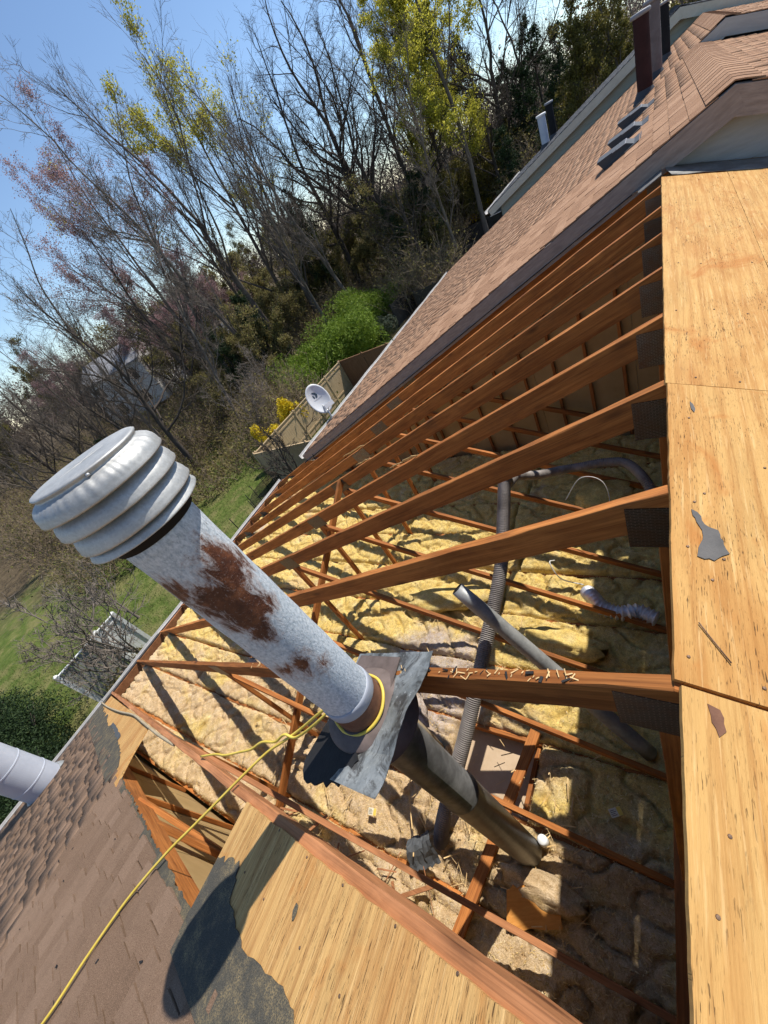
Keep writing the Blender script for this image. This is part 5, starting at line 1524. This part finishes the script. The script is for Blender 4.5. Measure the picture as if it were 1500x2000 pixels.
TREES = [
    # azimuth, distance, height, kind, label
    (-45.2, 50, 27, 'vase1', 'tall vase shaped bare tree leaning its fan of grey limbs into the blue sky'),
    (-41.8, 57, 27, 'yg2', 'tall tree with a yellow green leafing top against the sky'),
    (-30.6, 60, 27, 'oak1', 'big dark bare tree with heavy spreading limbs in the middle of the wood'),
    (-37.0, 66, 24, 'vase2', 'bare ascending tree between the leafing tree and the big dark one'),
    (-17.2, 50, 21, 'yg1', 'yellow green leafing tree bright in the sun right of the wood'),
    (-19.5, 58, 22, 'yg1', 'second yellow green leafing tree behind the brightest one'),
    (-23.5, 62, 27, 'slim1', 'tall bare tree just left of the yellow green trees'),
    (-26.6, 52, 21, 'oak2', 'dark crooked bare tree in front of the wood, short of the yellow trees'),
    (-21.3, 74, 27, 'vase2', 'bare tree rising behind the yellow green trees'),
    (-13.4, 60, 22, 'oak1', 'dark forked bare tree right of the yellow green crown'),
    (-11.0, 66, 20, 'vase1', 'bare vase shaped tree left of the pines'),
    (-9.2, 62, 13.8, 'pine1', 'dark pine with the highest top beyond the grey roof'),
    (-7.7, 68, 12, 'pine2', 'shorter dark pine just right of the highest pine'),
    (-10.6, 58, 11, 'pine2', 'dark evergreen low at the edge of the pines'),
    (-12.4, 64, 12, 'pine1', 'dark evergreen beneath the forked bare tree'),
    (-5.4, 58, 12.5, 'olive1', 'olive leafing tree beyond the grey roof, next to the pines'),
    (-2.6, 56, 12.5, 'olive2', 'olive leafing tree behind the maroon pipe'),
    (1.0, 60, 12, 'olive1', 'brownish tree behind the far ridge'),
    (4.6, 62, 11, 'oak2', 'bare brown tree over the far ridge'),
    (8.0, 60, 9, 'oak1', 'bare brown tree at the end of the far ridge'),
    (-54.6, 50, 24, 'red1', 'tree hazed with pink red buds left of the vase shaped tree'),
    (-51.5, 64, 15, 'red2', 'second pink budded tree, low behind the vase shaped tree'),
    (-58.2, 62, 14, 'red2', 'low dark red budded tree above the white house'),
    (-48.6, 44, 20, 'slim2', 'slender pale bare tree in front of the vase shaped tree'),
    (-64.8, 40, 15.5, 'slim2', 'pale bare tree toward the left of the sky'),
    (-69.0, 44, 14, 'vase2', 'bare fan shaped tree at the left, low against the sky'),
    (-64.0, 33, 15, 'oak2', 'near bare tree with black bent limbs above the flue cap'),
    (-73.5, 34, 12, 'oak1', 'near bare tree with tangled limbs at the left border'),
    (-78.0, 40, 12, 'slim1', 'bare tree at the far left over the lawn'),
    (-67.5, 58, 14, 'oak2', 'distant bare tree behind the tangled limbs'),
    (-55.8, 36, 12, 'slim2', 'bare tree over the thicket behind the flue cap'),
    (-39.0, 44, 16, 'slim1', 'thin bare tree in the thicket left of the green bushes'),
    (-34.6, 48, 19, 'slim2', 'thin pale trunked tree left of the big dark tree'),
    (-24.8, 44, 13, 'oak2', 'low dark bare tree above the green bushes'),
    (-20.8, 46, 14, 'slim2', 'thin bare tree under the yellow green crown'),
    (-16.0, 66, 16, 'pine1', 'dark evergreen behind the yellow green crown'),
    (-46.8, 42, 8.5, 'pine2', 'dark bushy evergreen under the vase shaped tree'),
    (-52.0, 40, 7.5, 'pine2', 'dark evergreen in the thicket near the white house'),
    (-36.2, 54, 13, 'pine1', 'dark ivy green evergreen in the middle of the thicket'),
    (-57.0, 76, 17, 'vase2', 'bare tree far behind the pink buds'),
    (-63.0, 72, 13, 'vase1', 'distant bare tree low on the skyline at left'),
    (-71.0, 66, 12, 'slim2', 'distant pale tree low on the left skyline'),
    (-39.6, 52, 22, 'vase1', 'bare fan shaped tree right of the leafing top'),
    (-32.8, 56, 24, 'oak2', 'dark bare tree standing close to the big dark one'),
    (-27.6, 62, 26, 'oak1', 'dark limbed bare tree right of the big dark one'),
    (-22.2, 56, 20, 'oak2', 'crooked dark tree close to the yellow crowns'),
    (-18.4, 68, 24, 'vase1', 'bare tree topping the yellow crowns'),
    (-14.6, 54, 15, 'oak2', 'low dark bare tree before the pines'),
    (-53.2, 46, 19, 'slim2', 'pale thin tree between the pink budded ones'),
    (-57.0, 44, 17, 'oak2', 'dark bare tree below the pink budded one'),
    (-66.2, 50, 15, 'vase1', 'bare tree on the skyline near the left border'),
    (-75.5, 52, 13, 'oak2', 'dark bare tree low at the left border'),
    (-68.6, 33, 10.5, 'oak1', 'low crooked tree beside the near bent one'),
    (-27.0, 46, 8.5, 'pine1', 'dark evergreen over the darker green bush'),
    (-22.8, 50, 9, 'pine2', 'dark evergreen under the yellow crowns'),
    (-70.0, 34, 6, 'pine2', 'dark evergreen low at the left'),
    (-8.4, 56, 9, 'pine1', 'dark evergreen in front of the pines'),
    (-13.6, 52, 8, 'pine2', 'dark evergreen nearest the grey roof corner'),
]
rt = random.Random(99)
for az, d, h, k, lb in TREES:
    x, y = at(az, d)
    z = terrain_z(x, y) - 0.05
    p = PR[k]
    nm = {'pi': 'pine_tree', 'ol': 'leafing_tree', 'yg': 'leafing_tree', 're': 'budding_tree'}.get(k[:2], 'bare_tree')
    plant(p, nm, x, y, h / p['h'], rt.uniform(0, 6.28), lb, 'tree', 'trees of the wood behind the houses', z)

ru = random.Random(5)
for i in range(36):
    az = -57 + i * 1.22 + ru.uniform(-0.6, 0.6)
    d = ru.uniform(38, 60) if az < -45 else ru.uniform(50, 66)
    x, y = at(az, d)
    k = ru.choice(['brush1', 'brush2', 'brush3', 'brush1'])
    plant(PR[k], 'understorey_tree', x, y, ru.uniform(0.75, 1.2), ru.uniform(0, 6.28), 'small olive brown understorey tree tangled in the thicket of the wood', 'tree', 'understorey trees of the wood')
for i in range(26):
    az = -84 + i * 1.9 + ru.uniform(-0.8, 0.8)
    d = ru.uniform(72, 92)
    x, y = at(az, d)
    k = ru.choice(['olive2', 'slim1', 'vase2', 'red2', 'brush1', 'brush3'])
    plant(PR[k], 'backdrop_tree', x, y, ru.uniform(11, 15) / PR[k]['h'], ru.uniform(0, 6.28), 'low backdrop tree along the skyline behind the pale house and the thicket', 'tree', 'backdrop trees on the skyline')
# near small bare trees
plant(PR['small2'], 'bare_tree', -15.9, 11.4, 1.15, 0.4, 'small black stemmed bare tree by the tan fence', 'tree', 'small trees in the yards')
plant(PR['small1'], 'bare_tree', -15.6, 1.3, 1.15, 2.1, 'spreading bare shrub tree over the grey fence, pale twigs', 'tree', 'small trees in the yards')
plant(PR['small1'], 'bare_tree', -17.2, 0.2, 0.95, 4.4, 'lower bare shrub tree beside the grey fence', 'tree', 'small trees in the yards')
plant(PR['small1'], 'bare_tree', -21.5, 2.8, 0.85, 0.7, 'small bare tree out on the lawn', 'tree', 'small trees in the yards')
plant(PR['small1'], 'bare_tree', -24.0, 17.5, 1.1, 3.0, 'twiggy bare bush tree behind the yellow blossom hedge', 'tree', 'small trees in the yards')
plant(PR['small1'], 'bare_tree', -25.5, 21.5, 1.2, 1.0, 'twiggy bare tree short of the bright green bushes', 'tree', 'small trees in the yards')

# shrubs: stems plus leaf-size faces through the volume
def shrub_proto(seed, mat, n, size, rx, rz_, lumps=9, flat=0.6, hollow=0.55):
    rg = np.random.default_rng(seed)
    cs = rg.normal(0, 0.42, (lumps, 3)) * np.array([rx, rx, rz_ * 0.5]) + np.array([0, 0, rz_ * 0.55])
    rad = rg.uniform(0.35, 0.62, lumps) * rx
    i = rg.integers(0, lumps, n)
    d = rg.normal(0, 1, (n, 3)); d /= np.linalg.norm(d, axis=1, keepdims=True)
    r = rg.uniform(hollow, 1.0, n) ** 0.6
    C = cs[i] + d * (rad[i] * r)[:, None] * np.array([1, 1, rz_ / rx * 0.8])
    C = C[C[:, 2] > 0.02]
    # feathery tips
    V, F = leaves_np(rg, C, size, flat)
    m = 14
    a = rg.uniform(0, 6.28, m)
    dr = np.stack([np.cos(a) * 0.5, np.sin(a) * 0.5, np.ones(m)], 1)
    P1_, R1_ = grow(rg, np.zeros((m, 3)), dr, np.full(m, rz_ * 0.9), np.full(m, 0.03 * rz_ / 2), 6, 0.15, 0.02, 0.3)
    return {'trunk': mesh_of('stems', *tubes_np(P1_, R1_, 4), 'bark', True), 'foliage': mesh_of('foliage', V, F, mat)}
SH = {'green': shrub_proto(31, 'leaf_green', 22000, 0.17, 2.3, 2.4, 22, 0.3, 0.35),
      'green2': shrub_proto(32, 'leaf_green', 14000, 0.16, 1.6, 2.2, 16, 0.3, 0.35),
      'dark': shrub_proto(33, 'leaf_dark', 26000, 0.095, 1.8, 2.6, 16, 0.4, 0.4),
      'forsythia': shrub_proto(34, 'leaf_forsythia', 5000, 0.09, 0.85, 1.5, 9, 0.8, 0.3),
      'grey': shrub_proto(35, 'leaf_greygreen', 6000, 0.14, 1.2, 1.6, 8, 0.6),
      'rust': shrub_proto(36, 'leaf_rust', 3500, 0.10, 0.75, 1.0, 7, 0.6, 0.2),
      'brush': shrub_proto(37, 'leaf_brush', 1700, 0.13, 1.1, 1.3, 8, 0.7, 0.1)}
def shrub(kind, x, y, s, lb, nm='shrub', cat='shrub', sz=1.0):
    z = terrain_z(x, y)
    t = thing(nm, (x, y, z), lb, cat, 'shrubs and hedges in the yards')
    mw = Matrix.Translation((x, y, z)) @ Matrix.Rotation(rt.uniform(0, 6.28), 4, 'Z') @ Matrix.Diagonal((s, s, s * sz, 1))
    put_me('stem', SH[kind]['trunk'], t, mw)
    put_me('foliage', SH[kind]['foliage'], t, mw)
shrub('green', -22.2, 26.6, 1.4, 'big bright green feathery bush right over the brown fence', 'evergreen_bush')
shrub('green', -24.8, 25.6, 1.15, 'bright green bush on the thicket side of the biggest one', 'evergreen_bush')
shrub('green2', -20.8, 28.6, 1.5, 'bright green bush nearest the roof edge', 'evergreen_bush')
shrub('green', -24.6, 36.0, 1.45, 'darker green rounded bush higher up behind the bright ones', 'evergreen_bush')
shrub('green2', -23.6, 52.0, 1.3, 'distant green bush by the dark fence', 'evergreen_bush')
shrub('green', -26.8, 27.0, 0.9, 'bright green bush farthest into the thicket', 'evergreen_bush')
shrub('green2', -23.6, 28.8, 1.25, 'bright green bush behind the biggest one', 'evergreen_bush')
shrub('grey', -20.3, 31.5, 0.95, 'pale grey green bush at the roof edge')
shrub('forsythia', -20.2, 17.2, 1.5, 'yellow forsythia blossom behind the tan fence, farther bush', 'forsythia_bush')
shrub('forsythia', -20.3, 15.0, 1.35, 'yellow forsythia blossom behind the tan fence, nearer bush', 'forsythia_bush')
shrub('forsythia', -14.6, 3.0, 1.0, 'yellow forsythia half hidden behind the flue pipe', 'forsythia_bush')
shrub('forsythia', -18.8, 60.5, 3.0, 'orange yellow bush beyond the far brown roof corner', 'forsythia_bush')
shrub('rust', -15.2, 15.6, 1.0, 'dark red leafed bush inside the tan fence below the dish')
shrub('brush', -16.6, 0.2, 1.0, 'brown leafed bush against the grey fence')
for i, (x, y, s) in enumerate(((-19.0, -2.9, 1.0), (-21.6, -3.3, 1.05), (-16.6, -3.5, 0.95), (-24.0, -4.6, 1.1), (-14.6, -4.0, 0.9), (-18.2, -5.6, 1.0))):
    shrub('dark', x, y, s, ['dark green yew mass below the eave, closest to the white post', 'dark yew bush at the lawn side of the mass', 'dark yew bush nearest the eave below the second flue', 'dark yew bush farthest out on the lawn', 'dark yew bush hidden close under the eave', 'dark yew bush behind the second flue'][i], 'yew_bush')

# thicket: tangle of twigs and dry leaves between the trunks
def thicket():
    rg = np.random.default_rng(77)
    n = 6500
    az = np.radians(rg.uniform(-84, -4, n)); d = rg.uniform(27, 78, n)
    dg = np.degrees(az)
    near = 27 + 12 * (dg > -37) + 12 * (dg > -22)
    near = np.where((dg > -45) & (dg < -30), 47, near)
    near = np.where((dg > -21) & (dg < -13), 64, near)
    d = np.where(d < near, near + rg.uniform(0, 12, n), d)
    st = np.stack([d * np.sin(az), d * np.cos(az), np.zeros(n)], 1)
    st[:, 2] = GZ + np.clip(d - 48, 0, 44) * 0.045
    lump = np.array([noise.noise((x * 0.13, y * 0.13, 4.0)) for x, y in st[:, :2]])
    ht = np.clip(3.0 + 3.6 * lump, 1.0, 6.0) * np.where(d < 36, 0.7, 1.0)
    dr = rg.normal(0, 0.42, (n, 3)); dr[:, 2] = 1
    dr /= np.linalg.norm(dr, axis=1, keepdims=True)
    P1_, R1_ = grow(rg, st, dr, ht * rg.uniform(0.7, 1.4, n), np.full(n, 0.03), 5, 0.16, 0.0, 0.35)
    s2, d2, l2, q2 = children(rg, P1_, R1_, ht, 11, 0.1, 48, 0.40, 0.6, 0.012)
    P2_, R2_ = grow(rg, s2, d2, l2, q2, 3, 0.2, 0.0, 0.5)
    V1, F1 = tubes_np(P1_, R1_, 3); V2, F2 = tubes_np(P2_, R2_, 3)
    o = put('thicket_twigs', np.vstack([V1, V2]), np.vstack([F1, F2 + len(V1)]), 'brush', None, None, True)
    tag(o, 'tangled brown brushwood between the trunks of the wood', 'thicket', kind='stuff')
    pts = P2_.reshape(-1, 3)
    m = 150000
    C = pts[rg.integers(0, len(pts), m)] + rg.normal(0, 0.22, (m, 3))
    o = put('thicket_leaves', *leaves_np(rg, C, 0.16, 0.7), 'leaf_brush')
    tag(o, 'dry olive brown leaves hanging in the thicket', 'foliage', kind='stuff')
thicket()
def far_wood():
    """wooded skyline behind everything"""
    rg = np.random.default_rng(78)
    n = 900
    az = np.radians(rg.uniform(-95, 30, n)); d = rg.uniform(80, 130, n)
    st = np.stack([d * np.sin(az), d * np.cos(az), GZ + np.clip(d - 48, 0, 44) * 0.045], 1)
    ht = rg.uniform(7, 12, n)
    P1_, R1_ = grow(rg, st, np.tile(np.array([[0, 0, 1.0]]), (n, 1)), ht, np.full(n, 0.13), 5, 0.05, 0.03, 0.3)
    s2, d2, l2, q2 = children(rg, P1_, R1_, ht, 9, 0.2, 40, 0.42, 0.5, 0.04)
    P2_, R2_ = grow(rg, s2, d2, l2, q2, 4, 0.1, 0.03, 0.4)
    s3, d3, l3, q3 = children(rg, P2_, R2_, l2, 5, 0.15, 40, 0.5, 0.6, 0.026)
    P3_, R3_ = grow(rg, s3, d3, l3, q3, 2, 0.12, 0.02, 0.5)
    Vs, Fs, nn = [], [], 0
    for Pp, Rr in ((P1_, R1_), (P2_, R2_), (P3_, R3_)):
        V, F = tubes_np(Pp, Rr, 3)
        Vs.append(V); Fs.append(F + nn); nn += len(V)
    C = P3_[:, 1][rg.integers(0, len(P3_), 60000)] + rg.normal(0, 0.5, (60000, 3))
    o = put('far_wood_buds', *leaves_np(rg, C, 0.42, 0.6), 'leaf_far')
    tag(o, 'grey brown haze of buds over the far wood', 'foliage', kind='stuff')
    o = put('far_wood', np.vstack(Vs), np.vstack(Fs), 'bark', None, None, True)
    tag(o, 'far brown wood along the skyline', 'wood', kind='stuff')
far_wood()
def lawn_blades():
    rg = np.random.default_rng(5)
    n = 60000
    x = rg.uniform(-34, -12, n); y = rg.uniform(-7, 20, n)
    h = rg.uniform(0.05, 0.13, n)
    a = rg.uniform(0, 6.28, n); w_ = 0.012
    lean = rg.normal(0, 0.04, (n, 2))
    b0 = np.stack([x - w_ * np.cos(a), y - w_ * np.sin(a), np.full(n, GZ)], 1)
    b1 = np.stack([x + w_ * np.cos(a), y + w_ * np.sin(a), np.full(n, GZ)], 1)
    t0 = np.stack([x + lean[:, 0], y + lean[:, 1], GZ + h], 1)
    V = np.stack([b0, b1, t0], 1).reshape(-1, 3)
    o = put('grass', V, np.arange(n * 3).reshape(n, 3), 'blade')
    tag(o, 'short spring grass of the back lawns', 'grass', kind='stuff')
lawn_blades()

# ------------------------------------------------------------------ fences
def fence(name, a, b, h, mat, label, bw=0.14, postmat=None, cap=True, gap=0.004, z=None, posts=2.2, pw=0.11):
    a, b = Vector(a), Vector(b)
    zb = (terrain_z(a.x, a.y) if z is None else z)
    t = thing(name, ((a.x + b.x) / 2, (a.y + b.y) / 2, zb), label, 'fence', 'yard fences')
    d = (b - a); L = d.length; d.normalize()
    s = Vector((-d.y, d.x))
    n = max(1, int(L / bw))
    bme = mesh_of('board', boxv(-bw / 2 + gap / 2, bw / 2 - gap / 2, -0.01, 0.01, 0.05, h), BOXF, mat)
    for i in range(n):
        p = a + d * (L * (i + 0.5) / n)
        jz = rt.uniform(-0.012, 0.012) if cap is False else 0
        put_me('board', bme, t, frame_mat((p.x, p.y, zb + jz), (d.x, d.y, 0), (s.x, s.y, 0), (0, 0, 1)))
    for zz in (0.35, h - 0.25):
        put('rail', boxv(0, L, -0.04, 0.012 - 0.024, zz, zz + 0.09), BOXF, mat, t, frame_mat((a.x, a.y, zb), (d.x, d.y, 0), (s.x, s.y, 0), (0, 0, 1)))
    if cap:
        put('cap_rail', boxv(-0.02, L + 0.02, -0.045, 0.045, h + 0.003, h + 0.045), BOXF, postmat or mat, t, frame_mat((a.x, a.y, zb), (d.x, d.y, 0), (s.x, s.y, 0), (0, 0, 1)))
    m = max(1, round(L / posts))
    for i in range(m + 1):
        p = a + d * (L * i / m)
        c = pw / 2
        vs = boxv(-c, c, -c, c, 0, h + 0.08) + [(0, 0, h + 0.16)]
        fs = [f for f in BOXF if f != (4, 5, 6, 7)] + [(4, 5, 8), (5, 6, 8), (6, 7, 8), (7, 4, 8)]
        put('post', vs, fs, postmat or mat, t, frame_mat((p.x, p.y, zb), (d.x, d.y, 0), (s.x, s.y, 0), (0, 0, 1)))
    return t
fence('board_fence', (-19.2, 12.4), (-11.0, 12.75), 2.05, 'tan_fence', 'tan board fence running from the lawn corner toward the house', 0.18)
fence('board_fence', (-19.2, 12.55), (-19.0, 22.5), 2.05, 'tan_fence', 'tan board fence along the lawn under the yellow blossom', 0.18)
fence('board_fence', (-19.0, 22.6), (-11.0, 23.0), 2.05, 'red_fence', 'red brown board fence below the bright green bushes', 0.16)
fence('board_fence', (-18.0, 0.98), (-18.0, -0.66), 2.36, 'grey_fence', 'weathered grey board fence with white posts near the eave', 0.15, 'white_fence', True, 0.006, None, 1.7, 0.15)
fence('vinyl_fence', (-18.1, 1.12), (-18.1, 1.95), 2.36, 'white_fence', 'short white fence panel dappled by twig shadow', 0.16, 'white_fence', True, 0.003, None, 0.9, 0.14)
fence('vinyl_fence', (-14.8, 4.0), (-13.4, 4.2), 1.7, 'white_fence', 'white capped post and fence end beside the flue pipe', 0.16, 'white_fence', True, 0.003, None, 1.4, 0.14)
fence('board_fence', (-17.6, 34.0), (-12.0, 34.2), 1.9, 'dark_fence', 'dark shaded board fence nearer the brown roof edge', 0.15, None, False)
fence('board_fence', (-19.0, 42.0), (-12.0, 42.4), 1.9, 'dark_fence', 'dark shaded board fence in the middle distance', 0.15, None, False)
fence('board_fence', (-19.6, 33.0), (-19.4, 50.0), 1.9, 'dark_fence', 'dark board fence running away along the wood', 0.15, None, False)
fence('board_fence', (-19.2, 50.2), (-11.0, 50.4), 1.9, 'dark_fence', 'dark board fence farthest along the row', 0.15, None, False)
# white garden chair frame in the shaded yard
ch = thing('garden_chair', (-16.4, 38.6, terrain_z(-16.4, 38.6)), 'white garden lounge chair in the shaded fenced yard', 'chair')
zc = terrain_z(-16.4, 38.6)
box('seat', -17.2, -15.9, 38.3, 38.9, zc + 0.55, zc + 0.60, 'white_trim', ch)
put('backrest', boxv(-0.35, 0.35, -0.02, 0.02, 0, 0.8), BOXF, 'white_trim', ch, Matrix.Translation((-15.9, 38.6, zc + 0.6)) @ Matrix.Rotation(1.57, 4, 'Z') @ Matrix.Rotation(-0.5, 4, 'X'))
for x in (-17.1, -16.0):
    for y in (38.35, 38.85):
        box('leg', x, x + 0.05, y - 0.025, y + 0.025, zc, zc + 0.55, 'white_trim', ch)
# black garden netting on thin stakes
gn = thing('garden_netting', (-16.6, 9.2, GZ), 'black garden netting on thin stakes beside the lawn', 'netting')
ctrl = [Vector((-17.4, 11.6, 0)), Vector((-17.7, 10.6, 0)), Vector((-17.5, 9.6, 0)), Vector((-16.8, 8.9, 0)), Vector((-15.6, 8.6, 0)), Vector((-13.5, 8.5, 0))]
C = catmull(ctrl, 10)
vs, fs = [], []
rows = 26
# mesh of thin strands, both ways
for j in range(rows):
    z = GZ + 0.05 + 1.35 * j / rows
    for i in range(len(C) - 1):
        a, b2 = C[i], C[i + 1]
        k = len(vs)
        vs += [(a.x, a.y, z), (b2.x, b2.y, z), (b2.x, b2.y, z + 0.028), (a.x, a.y, z + 0.028)]
        fs.append((k, k + 1, k + 2, k + 3))
for i in range(len(C) - 1):
    for q in (0.0, 0.33, 0.66):
        a = C[i].lerp(C[i + 1], q); b2 = C[i].lerp(C[i + 1], q + 0.08)
        k = len(vs)
        vs += [(a.x + 0.004, a.y, GZ + 0.05), (b2.x + 0.004, b2.y, GZ + 0.05), (b2.x + 0.004, b2.y, GZ + 1.4), (a.x + 0.004, a.y, GZ + 1.4)]
        fs.append((k, k + 1, k + 2, k + 3))
put('net', vs, fs, 'net', gn)
for i in range(0, len(C), 8):
    tube('stake', [(C[i].x, C[i].y, GZ), (C[i].x - 0.02, C[i].y, GZ + 1.75)], 0.02, 'blackpipe', gn, 6)
for i, (x, y) in enumerate(((-18.2, 8.2), (-17.6, 6.9), (-17.2, 5.9), (-16.6, 5.0))):
    o = tube('garden_stake', [(x, y, GZ), (x + 0.03, y, GZ + 1.2)], 0.025, 'blackpipe', None, 6)
    tag(o, ['thin dark stake farthest along the lawn edge', 'second dark stake from the netting', 'third dark stake from the netting', 'dark stake nearest the flue pipe'][i], 'stake', 'garden stakes')

# ------------------------------------------------------------------ houses beyond the wood
def far_house(x, y, rz, wdt, dep, hgt, label, z=None, wins=()):
    zb = terrain_z(x, y) if z is None else z
    t = thing('house', (x, y, zb), label, 'house', 'houses beyond the wood')
    mw = Matrix.Translation((x, y, zb)) @ Matrix.Rotation(rz, 4, 'Z')
    a, b2 = wdt / 2, dep / 2
    rise = dep * 0.28
    vs = [(-a, -b2, 0), (a, -b2, 0), (a, b2, 0), (-a, b2, 0), (-a, -b2, hgt), (a, -b2, hgt), (a, b2, hgt), (-a, b2, hgt), (-a, 0, hgt + rise), (a, 0, hgt + rise)]
    fs = [(0, 1, 5, 4), (2, 3, 7, 6), (1, 2, 6, 9, 5), (3, 0, 4, 8, 7)]
    put('wall', vs, fs, 'house_wall', t, mw)
    ov = 0.35
    for s in (-1, 1):
        n = Vector((0, s * rise, b2)).normalized()
        q = [(-a - ov, s * (b2 + ov), hgt - rise * ov / b2), (a + ov, s * (b2 + ov), hgt - rise * ov / b2), (a + ov, 0, hgt + rise), (-a - ov, 0, hgt + rise)]
        v = [(p[0], p[1], p[2] + 0.02) for p in q] + [(p[0], p[1], p[2] + 0.16) for p in q]
        put('roof', v, BOXF, 'house_roof', t, mw)
    for (face, u, z0, ww, hh) in wins:
        if face == 'front': m2 = mw @ frame_mat((u, -b2, z0), (1, 0, 0), (0, 0, 1), (0, -1, 0))
        else: m2 = mw @ frame_mat((a, u, z0), (0, 1, 0), (0, 0, 1), (1, 0, 0))
        wn = put('window', boxv(-ww / 2 - 0.1, ww / 2 + 0.1, -0.1, hh + 0.1, 0.0, 0.05), BOXF, 'white_trim', t, m2)
        put('pane', boxv(-ww / 2, ww / 2, 0, hh, 0.055, 0.07), BOXF, 'glass_dark', wn, m2)
    return t
x, y = at(-62.3, 66)
far_house(x, y, math.radians(28), 9, 7, 5.6, 'pale grey house with dark windows seen through bare branches', -6.6,
          [('front', -2.8, 3.6, 1.0, 1.4), ('front', 0.0, 3.6, 1.0, 1.4), ('front', 2.8, 3.6, 1.0, 1.4), ('front', -2.0, 0.8, 1.2, 1.5), ('front', 2.0, 0.8, 1.2, 1.5), ('side', -1.5, 3.6, 1.0, 1.4), ('side', 1.5, 3.6, 1.0, 1.4), ('side', 0, 0.8, 1.0, 1.4)])
x, y = at(-48.8, 80)
far_house(x, y, math.radians(40), 8, 7, 3.2, 'low white house glimpsed through the middle of the thicket', -9.2, [('front', -2, 1.0, 1.2, 1.2), ('front', 2, 1.0, 1.2, 1.2), ('side', 0, 1.0, 1.2, 1.2)])
